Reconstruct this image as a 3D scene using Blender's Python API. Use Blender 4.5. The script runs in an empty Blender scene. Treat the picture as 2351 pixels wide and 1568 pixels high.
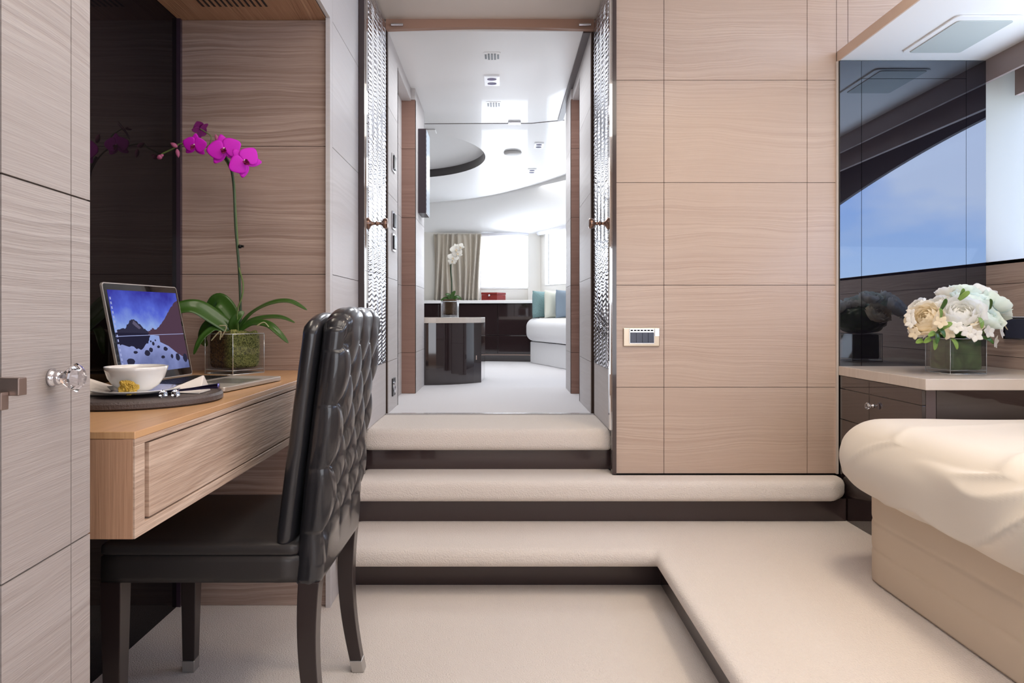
import bpy, bmesh, math, random
from mathutils import Vector, Matrix, noise
random.seed(7)
sc = bpy.context.scene
COL = sc.collection
PI = math.pi

# ------------------------------------------------------------------ camera
F, CX, CY, EYE = 1600.0, 1150.0, 725.0, 1.0          # focal length and principal point in 2351x1568 pixels
cam = bpy.data.cameras.new('camera'); co = bpy.data.objects.new('camera', cam); COL.objects.link(co)
cam.sensor_width = 36.0; cam.sensor_fit = 'HORIZONTAL'
cam.lens = F / 2351 * 36.0
cam.shift_x = (1175.5 - CX) / 2351; cam.shift_y = (CY - 784) / 2351
cam.clip_start = 0.02
co.location = (0, 0, EYE); co.rotation_euler = (PI / 2, 0, 0)
sc.camera = co
sc.view_settings.view_transform = 'Standard'; sc.view_settings.look = 'None'
sc.view_settings.exposure = 0.0; sc.view_settings.gamma = 1.0; sc.view_settings.use_curve_mapping = False
sc.cycles.use_denoising = True
sc.cycles.max_bounces = 10; sc.cycles.diffuse_bounces = 5; sc.cycles.glossy_bounces = 5
sc.cycles.transmission_bounces = 8; sc.cycles.transparent_max_bounces = 12
sc.cycles.sample_clamp_indirect = 6.0
sc.cycles.caustics_reflective = False; sc.cycles.caustics_refractive = False

# ------------------------------------------------------------------ sky
w = bpy.data.worlds.new('sky'); sc.world = w; w.use_nodes = True
nt = w.node_tree; nt.nodes.clear()
N = nt.nodes.new; L = nt.links.new
tc = N('ShaderNodeTexCoord'); sep = N('ShaderNodeSeparateXYZ'); L(tc.outputs['Generated'], sep.inputs[0])
grad = N('ShaderNodeValToRGB'); L(sep.outputs['Z'], grad.inputs[0])
grad.color_ramp.elements[0].position = 0.0; grad.color_ramp.elements[0].color = (0.62, 0.80, 1.0, 1)
grad.color_ramp.elements[1].position = 0.55; grad.color_ramp.elements[1].color = (0.25, 0.42, 0.88, 1)
e = grad.color_ramp.elements.new(0.16); e.color = (0.36, 0.56, 1.0, 1)
mp = N('ShaderNodeMapping'); mp.inputs['Scale'].default_value = (1.0, 1.0, 2.6); mp.inputs['Location'].default_value = (0.35, 0.1, 0.2)
L(tc.outputs['Generated'], mp.inputs[0])
cl = N('ShaderNodeTexNoise'); cl.inputs['Scale'].default_value = 3.4; cl.inputs['Detail'].default_value = 6; cl.inputs['Roughness'].default_value = 0.5
L(mp.outputs[0], cl.inputs['Vector'])
cr = N('ShaderNodeValToRGB'); cr.color_ramp.elements[0].position = 0.46; cr.color_ramp.elements[1].position = 0.62
cr.color_ramp.elements[1].color = (0.75, 0.75, 0.75, 1)
L(cl.outputs['Fac'], cr.inputs[0])
mx = N('ShaderNodeMixRGB'); L(cr.outputs[0], mx.inputs[0]); L(grad.outputs[0], mx.inputs[1]); mx.inputs[2].default_value = (0.85, 0.9, 1.0, 1)
# hazy white sky on the sunny side, ahead of the bow
mr = N('ShaderNodeMapRange'); mr.inputs['From Min'].default_value = -0.1; mr.inputs['From Max'].default_value = 0.7
L(sep.outputs['Y'], mr.inputs['Value'])
mx2 = N('ShaderNodeMixRGB'); L(mr.outputs[0], mx2.inputs[0]); L(mx.outputs[0], mx2.inputs[1]); mx2.inputs[2].default_value = (2.7, 2.85, 3.05, 1)
bg = N('ShaderNodeBackground'); bg.inputs['Strength'].default_value = 4.4; L(mx2.outputs[0], bg.inputs['Color'])
wo = N('ShaderNodeOutputWorld'); L(bg.outputs[0], wo.inputs['Surface'])

# ------------------------------------------------------------------ lamps
def area(name, loc, target, size, power, color, sizey=None, spread=180):
    l = bpy.data.lights.new(name, 'AREA'); l.energy = power; l.color = color
    l.shape = 'RECTANGLE'; l.size = size; l.size_y = sizey or size; l.spread = math.radians(spread)
    o = bpy.data.objects.new(name, l); COL.objects.link(o); o.location = loc
    o.rotation_euler = (Vector(target) - Vector(loc)).to_track_quat('-Z', 'Y').to_euler()
    return o
WARM = (1.0, 0.84, 0.66)
area('ceiling_lamp_cabin', (0.45, 0.7, 2.47), (0.45, 0.7, 0), 1.5, 22, (1.0, 0.91, 0.80), 1.3)
area('ceiling_lamp_bedside', (1.0, 1.7, 2.44), (1.0, 1.7, 0), 0.35, 9, WARM, 0.35, 140)
area('rear_fill_light', (0.45, -1.42, 1.05), (0.0, 2.2, 0.8), 2.4, 35, (0.84, 0.91, 1.0), 1.3)  # unseen cool fill light, added behind the camera to brighten the cabin
area('ceiling_lamp_corridor', (-0.05, 4.1, 2.36), (-0.05, 4.1, 0), 0.5, 11, (0.93, 0.96, 1.0), 1.2)
area('ceiling_lamp_saloon', (0.3, 6.2, 2.27), (0.3, 6.2, 0), 1.4, 26, (0.97, 0.98, 1.0), 1.2)
def portal(name, loc, target, sx, sy):
    o = area(name, loc, target, sx, 1, (1, 1, 1), sy); o.data.cycles.is_portal = True
area('niche_ceiling_lamp', (-0.84, 1.75, 2.015), (-0.84, 1.75, 0), 0.25, 1.6, (1.0, 0.88, 0.74), 0.5, 130)
portal('daylight_opening_side', (2.16, 0.9, 1.55), (0, 0.9, 1.55), 3.5, 0.75)
portal('daylight_opening_bow', (0.04, 7.88, 1.62), (0.04, 0, 1.62), 0.54, 0.6)
portal('daylight_opening_bow_side', (0.85, 7.05, 1.63), (0.0, 6.6, 1.63), 0.9, 0.6)

# ------------------------------------------------------------------ materials
def srgb(r, g, b):
    f = lambda c: (c / 255 / 12.92) if c / 255 <= 0.04045 else ((c / 255 + 0.055) / 1.055) ** 2.4
    return (f(r), f(g), f(b), 1)
def newmat(name):
    m = bpy.data.materials.new(name); m.use_nodes = True
    t = m.node_tree; b = t.nodes['Principled BSDF']
    return m, t, b
def plain(name, col, rough=0.5, metal=0.0, coat=0.0, spec=0.5, bump=None, trans=0, ior=1.45, sheen=0, sub=0, emit=0):
    m, t, b = newmat(name)
    b.inputs['Base Color'].default_value = col; b.inputs['Roughness'].default_value = rough
    b.inputs['Metallic'].default_value = metal; b.inputs['Coat Weight'].default_value = coat; b.inputs['Coat Roughness'].default_value = 0.03
    b.inputs['Specular IOR Level'].default_value = spec; b.inputs['Transmission Weight'].default_value = trans; b.inputs['IOR'].default_value = ior
    if sheen: b.inputs['Sheen Weight'].default_value = sheen
    if sub:
        b.inputs['Subsurface Weight'].default_value = sub; b.inputs['Subsurface Radius'].default_value = (0.01, 0.01, 0.008)
    if emit:
        b.inputs['Emission Color'].default_value = col; b.inputs['Emission Strength'].default_value = emit
    if bump:
        sc_, st, dist = bump
        tcn = t.nodes.new('ShaderNodeTexCoord'); n = t.nodes.new('ShaderNodeTexNoise'); n.inputs['Scale'].default_value = sc_; n.inputs['Detail'].default_value = 4
        t.links.new(tcn.outputs['Object'], n.inputs['Vector'])
        bp = t.nodes.new('ShaderNodeBump'); bp.inputs['Strength'].default_value = st; bp.inputs['Distance'].default_value = dist
        t.links.new(n.outputs['Fac'], bp.inputs['Height']); t.links.new(bp.outputs[0], b.inputs['Normal'])
    return m
def math_node(t, op, a, b=None):
    n = t.nodes.new('ShaderNodeMath'); n.operation = op
    for i, v in ((0, a), (1, b)):
        if v is None: continue
        if isinstance(v, (int, float)): n.inputs[i].default_value = v
        else: t.links.new(v, n.inputs[i])
    return n.outputs[0]
def wood(name, along, across, light, dark, rough=0.5, bumpst=0.6, freq=1.0, coat=0.0, contrast=1.0):
    """brushed oak veneer: fine streaks along one axis, with patches of deep wavy grain"""
    m, t, b = newmat(name)
    tcn = t.nodes.new('ShaderNodeTexCoord'); s = t.nodes.new('ShaderNodeSeparateXYZ'); t.links.new(tcn.outputs['Object'], s.inputs[0])
    u, v = s.outputs[along], s.outputs[across]
    third = [a for a in 'XYZ' if a not in (along, across)][0]
    q = s.outputs[third]
    def vec(x, y, z):
        c = t.nodes.new('ShaderNodeCombineXYZ')
        for i, k in enumerate((x, y, z)):
            if isinstance(k, (int, float)): c.inputs[i].default_value = k
            else: t.links.new(k, c.inputs[i])
        return c.outputs[0]
    def nz(vv, scale=1, detail=2, rough_=0.5, dist=0):
        n = t.nodes.new('ShaderNodeTexNoise'); n.inputs['Scale'].default_value = scale; n.inputs['Detail'].default_value = detail
        n.inputs['Roughness'].default_value = rough_; n.inputs['Distortion'].default_value = dist
        t.links.new(vv, n.inputs['Vector']); return n.outputs['Fac']
    M = lambda a, bb: math_node(t, 'MULTIPLY', a, bb)
    A = lambda a, bb: math_node(t, 'ADD', a, bb)
    warp = nz(vec(M(u, 1.6), M(v, 3.2), M(q, 1.6)), 1, 2)
    v2 = A(v, M(A(warp, -0.5), 0.10))
    ripple = nz(vec(M(u, 14), M(v, 60), 0), 1, 2)
    v3 = A(v2, M(A(ripple, -0.5), 0.0035))
    lines = nz(vec(M(u, 1.3), M(v3, 75 * freq), 3.3), 1, 2, 0.6)
    mask = nz(vec(M(u, 0.7), M(v2, 6), 7.1), 1, 1)
    fine = nz(vec(M(u, 8), M(v, 330 * freq), M(q, 8)), 1, 2)
    r1 = t.nodes.new('ShaderNodeMapRange'); r1.inputs['From Min'].default_value = 0.36; r1.inputs['From Max'].default_value = 0.64; t.links.new(lines, r1.inputs['Value'])
    r2 = t.nodes.new('ShaderNodeMapRange'); r2.inputs['From Min'].default_value = 0.42; r2.inputs['From Max'].default_value = 0.62
    r2.inputs['To Min'].default_value = 0.25; t.links.new(mask, r2.inputs['Value'])
    st = A(M(M(A(r1.outputs[0], -0.5), r2.outputs[0]), 0.9 * contrast), A(M(A(fine, -0.5), 0.9 * contrast), 0.5))
    cmix = t.nodes.new('ShaderNodeMixRGB'); t.links.new(st, cmix.inputs[0]); cmix.inputs[1].default_value = dark; cmix.inputs[2].default_value = light
    t.links.new(cmix.outputs[0], b.inputs['Base Color'])
    bp = t.nodes.new('ShaderNodeBump'); bp.inputs['Strength'].default_value = bumpst; bp.inputs['Distance'].default_value = 0.0025
    t.links.new(st, bp.inputs['Height']); t.links.new(bp.outputs[0], b.inputs['Normal'])
    b.inputs['Roughness'].default_value = rough; b.inputs['Coat Weight'].default_value = coat; b.inputs['Coat Roughness'].default_value = 0.15
    return m
OAK_L, OAK_D = srgb(214, 190, 170), srgb(172, 145, 124)
W_BACK = wood('oak_back_wall', 'X', 'Z', srgb(207, 185, 167), srgb(180, 154, 137), 0.34, 0.3, 1.9, 0.25, 0.6)
W_NICHE = wood('oak_niche', 'X', 'Z', srgb(186, 164, 152), srgb(146, 121, 109), 0.45, 0.5, 1.5, 0, 0.9)
W_SIDE = wood('oak_wardrobe', 'Y', 'Z', srgb(174, 165, 161), srgb(146, 134, 128), 0.5, 0.6, 1.4, 0, 0.6)
W_PALE = wood('pale_wall_veneer', 'Y', 'Z', srgb(208, 204, 204), srgb(194, 189, 188), 0.6, 0.1, 1.0, 0.03, 0.5)
W_JAMB_SHADE = wood('shaded_jamb_oak', 'X', 'Z', srgb(158, 124, 110), srgb(140, 106, 93), 0.5, 0.2)  # corridor wall wood again, its backlit shade put into the brown
W_CEIL = wood('oak_niche_ceiling', 'Y', 'X', srgb(190, 152, 122), srgb(150, 108, 80), 0.5, 0.4)
W_TOP = wood('oak_desk_top', 'Y', 'X', srgb(216, 172, 128), srgb(188, 142, 100), 0.35, 0.15, 1.0, 0.1, 0.6)
W_EDGE = wood('oak_desk_front', 'Y', 'Z', srgb(216, 192, 172), srgb(160, 130, 110), 0.45, 0.9, 0.55)
W_END = wood('oak_desk_end', 'Z', 'X', srgb(204, 162, 132), srgb(168, 126, 98), 0.5, 0.4, 0.8, 0, 0.7)
W_WORK = wood('limed_worktop', 'X', 'Y', srgb(214, 204, 194), srgb(196, 184, 172), 0.35, 0.1, 1, 0.2, 0.5)
SEAM = plain('seam_shadow_gap', srgb(70, 55, 48), 0.8)
LACQ = plain('dark_lacquer', srgb(44, 33, 34), 0.06, coat=1.0)
LACQ_R = plain('dark_riser_lacquer', srgb(62, 50, 50), 0.15, coat=0.5)
BLACK = plain('black_satin', srgb(18, 16, 17), 0.35)
WHITE = plain('white_ceiling_lacquer', srgb(243, 243, 243), 0.4, coat=0.12)
CREAMC = plain('cream_headliner', srgb(232, 220, 210), 0.6)
PALEW = plain('pale_lining', srgb(182, 179, 170), 0.5)
CARPET = plain('cream_carpet', srgb(233, 223, 214), 0.95, spec=0.1, sheen=0.2, bump=(230, 0.8, 0.006))
CARPET_U = plain('pale_upper_carpet', srgb(224, 222, 224), 0.95, spec=0.1, sheen=0.2, bump=(420, 0.4, 0.004))
METAL = plain('polished_steel', srgb(215, 215, 220), 0.12, 1.0)
BRONZE = plain('bronze_metal', srgb(140, 112, 98), 0.22, 0.9)
PEWTER = plain('brushed_taupe_metal', srgb(150, 132, 124), 0.3, 0.8)
def thin_glass(name, tint, edge):
    m = bpy.data.materials.new(name); m.use_nodes = True; t = m.node_tree; t.nodes.clear()
    g = t.nodes.new('ShaderNodeBsdfGlossy'); g.inputs['Roughness'].default_value = 0.02
    d = t.nodes.new('ShaderNodeBsdfTransparent'); d.inputs['Color'].default_value = tint
    lw = t.nodes.new('ShaderNodeLayerWeight'); lw.inputs['Blend'].default_value = 0.5
    x = t.nodes.new('ShaderNodeMixShader')
    t.links.new(math_node(t, 'ADD', math_node(t, 'MULTIPLY', math_node(t, 'POWER', lw.outputs['Facing'], 3.0), 0.55), 0.05), x.inputs[0])
    t.links.new(d.outputs[0], x.inputs[1]); t.links.new(g.outputs[0], x.inputs[2])
    o = t.nodes.new('ShaderNodeOutputMaterial'); t.links.new(x.outputs[0], o.inputs['Surface']); return m
GLASS = thin_glass('clear_glass', (0.95, 0.97, 0.97, 1), 0.24)
CRYSTAL = plain('cut_crystal', (0.95, 0.95, 1, 1), 0.0, trans=1.0, ior=1.6)
LEATHER = plain('black_leather', srgb(36, 36, 40), 0.30, coat=0.45, bump=(260, 0.12, 0.002))
LEATHER_S = plain('black_leather_seat', srgb(50, 47, 47), 0.42, bump=(260, 0.12, 0.002))
LEGW = plain('dark_wenge_leg', srgb(44, 34, 34), 0.3, coat=0.2)
PORC = plain('white_porcelain', srgb(240, 238, 236), 0.12, coat=0.8)
COFFEE = plain('milky_coffee', srgb(150, 105, 70), 0.3)
GOLD = plain('crumpled_gold_foil', srgb(244, 208, 104), 0.3, 0.85, bump=(260, 1.0, 0.012))
NAPKIN = plain('white_linen', srgb(236, 228, 222), 0.9)
ALU = plain('brushed_aluminium', srgb(196, 190, 184), 0.35, 0.45)
DARKTRAY = plain('dark_wood_tray', srgb(86, 76, 74), 0.45, bump=(300, 0.5, 0.003))
LEAF = plain('orchid_leaf_green', srgb(56, 92, 32), 0.35, coat=0.2)
LEAF2 = plain('young_leaf_green', srgb(120, 150, 70), 0.5)
STEM = plain('orchid_stem', srgb(58, 76, 52), 0.5)
ROOT = plain('pale_root', srgb(170, 165, 130), 0.6)
MAG = plain('magenta_petal', srgb(206, 14, 196), 0.6, sub=0.05)
def translucent(name, col):
    m = bpy.data.materials.new(name); m.use_nodes = True; t = m.node_tree; t.nodes.clear()
    d = t.nodes.new('ShaderNodeBsdfDiffuse'); d.inputs['Color'].default_value = col
    g = t.nodes.new('ShaderNodeBsdfTranslucent'); g.inputs['Color'].default_value = col
    x = t.nodes.new('ShaderNodeMixShader'); x.inputs[0].default_value = 0.42
    t.links.new(d.outputs[0], x.inputs[1]); t.links.new(g.outputs[0], x.inputs[2])
    o = t.nodes.new('ShaderNodeOutputMaterial'); t.links.new(x.outputs[0], o.inputs['Surface']); return m
MAGD = plain('dark_magenta_lip', srgb(120, 10, 70), 0.5)
BUD = plain('pink_bud', srgb(176, 92, 130), 0.5)
PWH = translucent('white_petal', srgb(250, 249, 244))
PCR = translucent('cream_petal', srgb(248, 238, 216))
PGR = translucent('greenish_white_petal', srgb(242, 249, 240))
LINEN = plain('cream_bedspread', srgb(216, 206, 192), 0.85, sheen=0.2, bump=(500, 0.15, 0.001))
BEDB = plain('beige_bed_base_leather', srgb(204, 186, 164), 0.6)
TEAL = plain('teal_weave', srgb(120, 150, 152), 0.8, bump=(90, 0.8, 0.01))
BLUEP = plain('grey_blue_weave', srgb(130, 145, 160), 0.8)
WHITEF = plain('white_upholstery', srgb(236, 236, 238), 0.7)
REDL = plain('red_leather', srgb(120, 30, 24), 0.45)
CURT = plain('champagne_curtain', srgb(184, 174, 158), 0.5, sheen=0.3)
TAUPE = plain('taupe_lining', srgb(150, 134, 130), 0.6)
BLUEGREY = plain('blue_grey_switch', srgb(62, 66, 84), 0.2)

def moss():
    m, t, b = newmat('moss_and_bark')
    tcn = t.nodes.new('ShaderNodeTexCoord'); s = t.nodes.new('ShaderNodeSeparateXYZ'); t.links.new(tcn.outputs['Object'], s.inputs[0])
    n = t.nodes.new('ShaderNodeTexNoise'); n.inputs['Scale'].default_value = 140; n.inputs['Detail'].default_value = 5; n.inputs['Distortion'].default_value = 1.5
    t.links.new(tcn.outputs['Object'], n.inputs['Vector'])
    def ramp(c0, c1):
        r = t.nodes.new('ShaderNodeValToRGB'); r.color_ramp.elements[0].color = c0; r.color_ramp.elements[1].color = c1
        r.color_ramp.elements[0].position = 0.38; r.color_ramp.elements[1].position = 0.62; t.links.new(n.outputs['Fac'], r.inputs[0]); return r.outputs[0]
    a = ramp(srgb(52, 32, 16), srgb(120, 84, 44)); g = ramp(srgb(70, 78, 34), srgb(168, 168, 96))
    k = math_node(t, 'ADD', math_node(t, 'MULTIPLY', s.outputs['X'], 9), 0.5); 
    kk = t.nodes.new('ShaderNodeMapRange'); kk.inputs['From Min'].default_value = 0.35; kk.inputs['From Max'].default_value = 0.6; t.links.new(k, kk.inputs['Value'])
    mx = t.nodes.new('ShaderNodeMixRGB'); t.links.new(kk.outputs[0], mx.inputs[0]); t.links.new(a, mx.inputs[1]); t.links.new(g, mx.inputs[2])
    t.links.new(mx.outputs[0], b.inputs['Base Color']); b.inputs['Roughness'].default_value = 0.9
    bp = t.nodes.new('ShaderNodeBump'); bp.inputs['Distance'].default_value = 0.01; t.links.new(n.outputs['Fac'], bp.inputs['Height']); t.links.new(bp.outputs[0], b.inputs['Normal'])
    return m
MOSS = moss()
def smoked(name, tint, fac, base):
    """dark smoked mirror lacquer: a part of the light is mirrored, the rest is dark"""
    m = bpy.data.materials.new(name); m.use_nodes = True; t = m.node_tree; t.nodes.clear()
    g = t.nodes.new('ShaderNodeBsdfGlossy'); g.inputs['Roughness'].default_value = 0.0; g.inputs['Color'].default_value = tint
    d = t.nodes.new('ShaderNodeBsdfDiffuse'); d.inputs['Color'].default_value = base
    x = t.nodes.new('ShaderNodeMixShader'); x.inputs[0].default_value = fac
    t.links.new(d.outputs[0], x.inputs[1]); t.links.new(g.outputs[0], x.inputs[2])
    o = t.nodes.new('ShaderNodeOutputMaterial'); t.links.new(x.outputs[0], o.inputs['Surface']); return m
SMOKE = smoked('smoked_mirror', (0.80, 0.88, 1, 1), 0.17, srgb(22, 19, 25))
SMOKE_L = smoked('smoked_glass_niche', (1, 1, 1, 1), 0.05, srgb(24, 19, 21))
DOORG = smoked('glossy_door_lacquer', (1, 1, 1, 1), 0.75, srgb(90, 90, 100))
def pane():
    m = bpy.data.materials.new('window_pane'); m.use_nodes = True; t = m.node_tree; t.nodes.clear()
    g = t.nodes.new('ShaderNodeBsdfGlossy'); g.inputs['Roughness'].default_value = 0.0
    d = t.nodes.new('ShaderNodeBsdfTransparent'); d.inputs['Color'].default_value = (0.97, 0.98, 1, 1)
    x = t.nodes.new('ShaderNodeMixShader'); x.inputs[0].default_value = 0.05
    t.links.new(d.outputs[0], x.inputs[1]); t.links.new(g.outputs[0], x.inputs[2])
    o = t.nodes.new('ShaderNodeOutputMaterial'); t.links.new(x.outputs[0], o.inputs['Surface']); return m
PANE = pane()
def hide():
    """polished embossed door inlay: horizontal zigzag ripples"""
    m, t, b = newmat('embossed_silver_inlay')
    b.inputs['Base Color'].default_value = srgb(205, 206, 216); b.inputs['Metallic'].default_value = 1.0; b.inputs['Roughness'].default_value = 0.12
    tcn = t.nodes.new('ShaderNodeTexCoord'); sp_ = t.nodes.new('ShaderNodeSeparateXYZ'); t.links.new(tcn.outputs['Object'], sp_.inputs[0])
    n0 = t.nodes.new('ShaderNodeTexNoise'); n0.inputs['Scale'].default_value = 9.0; n0.inputs['Detail'].default_value = 3; mp0 = t.nodes.new('ShaderNodeMapping'); mp0.inputs['Scale'].default_value = (1, 0.35, 1); t.links.new(tcn.outputs['Object'], mp0.inputs[0]); t.links.new(mp0.outputs[0], n0.inputs['Vector'])
    zig = math_node(t, 'PINGPONG', math_node(t, 'MULTIPLY', sp_.outputs['Y'], 9.0), 0.5)
    zz0 = math_node(t, 'ADD', sp_.outputs['Z'], math_node(t, 'ADD', math_node(t, 'MULTIPLY', zig, 0.022), math_node(t, 'MULTIPLY', n0.outputs['Fac'], 0.055)))
    n = t.nodes.new('ShaderNodeMath'); n.operation = 'SINE'; t.links.new(math_node(t, 'MULTIPLY', zz0, 2 * PI / 0.019), n.inputs[0])
    bp = t.nodes.new('ShaderNodeBump'); bp.inputs['Distance'].default_value = 0.0015; bp.inputs['Strength'].default_value = 0.9
    t.links.new(n.outputs[0], bp.inputs['Height']); t.links.new(bp.outputs[0], b.inputs['Normal'])
    return m
HIDE = hide()
def emis(name, col, s):
    m = bpy.data.materials.new(name); m.use_nodes = True; t = m.node_tree; t.nodes.clear()
    em = t.nodes.new('ShaderNodeEmission'); em.inputs['Color'].default_value = col; em.inputs['Strength'].default_value = s
    o = t.nodes.new('ShaderNodeOutputMaterial'); t.links.new(em.outputs[0], o.inputs['Surface']); return m

# ------------------------------------------------------------------ mesh helpers
class MB:
    def __init__(s): s.v = []; s.f = []; s.m = []; s.uv = {}
    def add(s, vs, fs, mi=0):
        o = len(s.v); s.v += [tuple(v) for v in vs]
        for f in fs: s.f.append([i + o for i in f]); s.m.append(mi)
        return s
    def box(s, x0, x1, y0, y1, z0, z1, mi=0):
        return s.add([(x0, y0, z0), (x1, y0, z0), (x1, y1, z0), (x0, y1, z0), (x0, y0, z1), (x1, y0, z1), (x1, y1, z1), (x0, y1, z1)],
                     [(0, 3, 2, 1), (4, 5, 6, 7), (0, 1, 5, 4), (1, 2, 6, 5), (2, 3, 7, 6), (3, 0, 4, 7)], mi)
    def prism(s, pts, z0, z1, mi=0):
        n = len(pts)
        vs = [(x, y, z0) for x, y in pts] + [(x, y, z1) for x, y in pts]
        fs = [tuple(reversed(range(n))), tuple(range(n, 2 * n))] + [(i, (i + 1) % n, n + (i + 1) % n, n + i) for i in range(n)]
        return s.add(vs, fs, mi)
    def prism_axis(s, pts, axis, a0, a1, mi=0):
        """polygon (p,q) extruded along axis; axis 'x': pts are (y,z); axis 'y': pts are (x,z)"""
        n = len(pts)
        mk = (lambda a, p: (a, p[0], p[1])) if axis == 'x' else (lambda a, p: (p[0], a, p[1]))
        vs = [mk(a0, p) for p in pts] + [mk(a1, p) for p in pts]
        fs = [tuple(reversed(range(n))), tuple(range(n, 2 * n))] + [(i, (i + 1) % n, n + (i + 1) % n, n + i) for i in range(n)]
        return s.add(vs, fs, mi)
    def lathe(s, prof, c=(0, 0, 0), n=32, mi=0, axis='z', cap=True):
        """prof: list of (radius, height)"""
        c = Vector(c); vs = []; fs = []
        for r, h in prof:
            for k in range(n):
                a = 2 * PI * k / n
                p = (r * math.cos(a), r * math.sin(a), h)
                if axis == 'x': p = (h, p[0], p[1])
                if axis == 'y': p = (p[0], h, p[1])
                vs.append(c + Vector(p))
        for i in range(len(prof) - 1):
            for k in range(n):
                fs.append((i * n + k, i * n + (k + 1) % n, (i + 1) * n + (k + 1) % n, (i + 1) * n + k))
        if cap:
            fs.append(tuple(reversed(range(n)))); fs.append(tuple(range((len(prof) - 1) * n, len(prof) * n)))
        return s.add(vs, fs, mi)
    def tube(s, pts, r, n=8, mi=0):
        pts = [Vector(p) for p in pts]; m = len(pts)
        rr = r if isinstance(r, (list, tuple)) else [r] * m
        vs = []; fs = []
        up = Vector((0.3, 0.2, 1)).normalized()
        for i, p in enumerate(pts):
            d = (pts[min(i + 1, m - 1)] - pts[max(i - 1, 0)]).normalized()
            a = d.cross(up)
            if a.length < 0.05: a = d.cross(Vector((1, 0, 0)))
            a.normalize(); b = d.cross(a)
            for k in range(n):
                t = 2 * PI * k / n; vs.append(p + a * math.cos(t) * rr[i] + b * math.sin(t) * rr[i])
        for i in range(m - 1):
            for k in range(n): fs.append((i * n + k, i * n + (k + 1) % n, (i + 1) * n + (k + 1) % n, (i + 1) * n + k))
        fs.append(tuple(reversed(range(n)))); fs.append(tuple(range((m - 1) * n, m * n)))
        return s.add(vs, fs, mi)
    def grid(s, fn, nu, nv, mi=0):
        vs = [fn(i / nu, j / nv) for j in range(nv + 1) for i in range(nu + 1)]
        fs = [(j * (nu + 1) + i, j * (nu + 1) + i + 1, (j + 1) * (nu + 1) + i + 1, (j + 1) * (nu + 1) + i) for j in range(nv) for i in range(nu)]
        return s.add(vs, fs, mi)
    def rbox(s, b, r, n, fn=None, mi=0):
        """rounded box b=(x0,x1,y0,y1,z0,z1) of edge radius r, dense grid n=(nx,ny,nz); fn(pos, normal, orig) moves a vertex"""
        x0, x1, y0, y1, z0, z1 = b; nx, ny, nz = n; idx = {}; vs = []; fs = []
        r3 = r if isinstance(r, (tuple, list)) else (r, r, r)
        def V(i, j, k):
            key = (i, j, k)
            if key in idx: return idx[key]
            p = Vector((x0 + (x1 - x0) * i / nx, y0 + (y1 - y0) * j / ny, z0 + (z1 - z0) * k / nz))
            q = Vector((min(max(p.x, x0 + r3[0]), x1 - r3[0]), min(max(p.y, y0 + r3[1]), y1 - r3[1]), min(max(p.z, z0 + r3[2]), z1 - r3[2])))
            d = Vector(((p.x - q.x) / r3[0], (p.y - q.y) / r3[1], (p.z - q.z) / r3[2]))
            nn = d.normalized()
            pos = q + Vector((nn.x * r3[0], nn.y * r3[1], nn.z * r3[2]))
            if fn: pos = fn(pos, nn, p)
            idx[key] = len(vs); vs.append(pos); return idx[key]
        for i in range(nx):
            for j in range(ny):
                fs.append((V(i, j, 0), V(i, j + 1, 0), V(i + 1, j + 1, 0), V(i + 1, j, 0)))
                fs.append((V(i, j, nz), V(i + 1, j, nz), V(i + 1, j + 1, nz), V(i, j + 1, nz)))
        for i in range(nx):
            for k in range(nz):
                fs.append((V(i, 0, k), V(i + 1, 0, k), V(i + 1, 0, k + 1), V(i, 0, k + 1)))
                fs.append((V(i, ny, k), V(i, ny, k + 1), V(i + 1, ny, k + 1), V(i + 1, ny, k)))
        for j in range(ny):
            for k in range(nz):
                fs.append((V(0, j, k), V(0, j, k + 1), V(0, j + 1, k + 1), V(0, j + 1, k)))
                fs.append((V(nx, j, k), V(nx, j + 1, k), V(nx, j + 1, k + 1), V(nx, j, k + 1)))
        return s.add(vs, fs, mi)
    def build(s, name, mats, parent=None, smooth=False, bevel=0, seg=2, solid=0):
        me = bpy.data.meshes.new(name); me.from_pydata(s.v, [], s.f)
        if not isinstance(mats, (list, tuple)): mats = [mats]
        for m in mats: me.materials.append(m)
        for p, mi in zip(me.polygons, s.m): p.material_index = mi; p.use_smooth = smooth
        bm = bmesh.new(); bm.from_mesh(me); bmesh.ops.recalc_face_normals(bm, faces=bm.faces); bm.to_mesh(me); bm.free()
        o = bpy.data.objects.new(name, me); COL.objects.link(o)
        if parent is not None: o.parent = parent
        if solid:
            md = o.modifiers.new('thickness', 'SOLIDIFY'); md.thickness = solid; md.offset = 0
        if bevel:
            md = o.modifiers.new('bevel', 'BEVEL'); md.width = bevel; md.segments = seg; md.limit_method = 'ANGLE'; md.angle_limit = math.radians(40)
            md.harden_normals = False
        return o
def tag(o, label, cat, group=None):
    o['label'] = label; o['category'] = cat
    if group: o['group'] = group
    return o
def thing(name, loc, label, cat, group=None, rz=0):
    o = bpy.data.objects.new(name, None); COL.objects.link(o); o.location = loc; o.rotation_euler = (0, 0, rz)
    o.empty_display_size = 0.05
    return tag(o, label, cat, group)
def struct(o, label=None, cat=None):
    o['kind'] = 'structure'
    if label: o['label'] = label
    if cat: o['category'] = cat
    return o
def P(px, py, Y):
    return Vector(((px - CX) * Y / F, Y, EYE - (py - CY) * Y / F))

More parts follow.
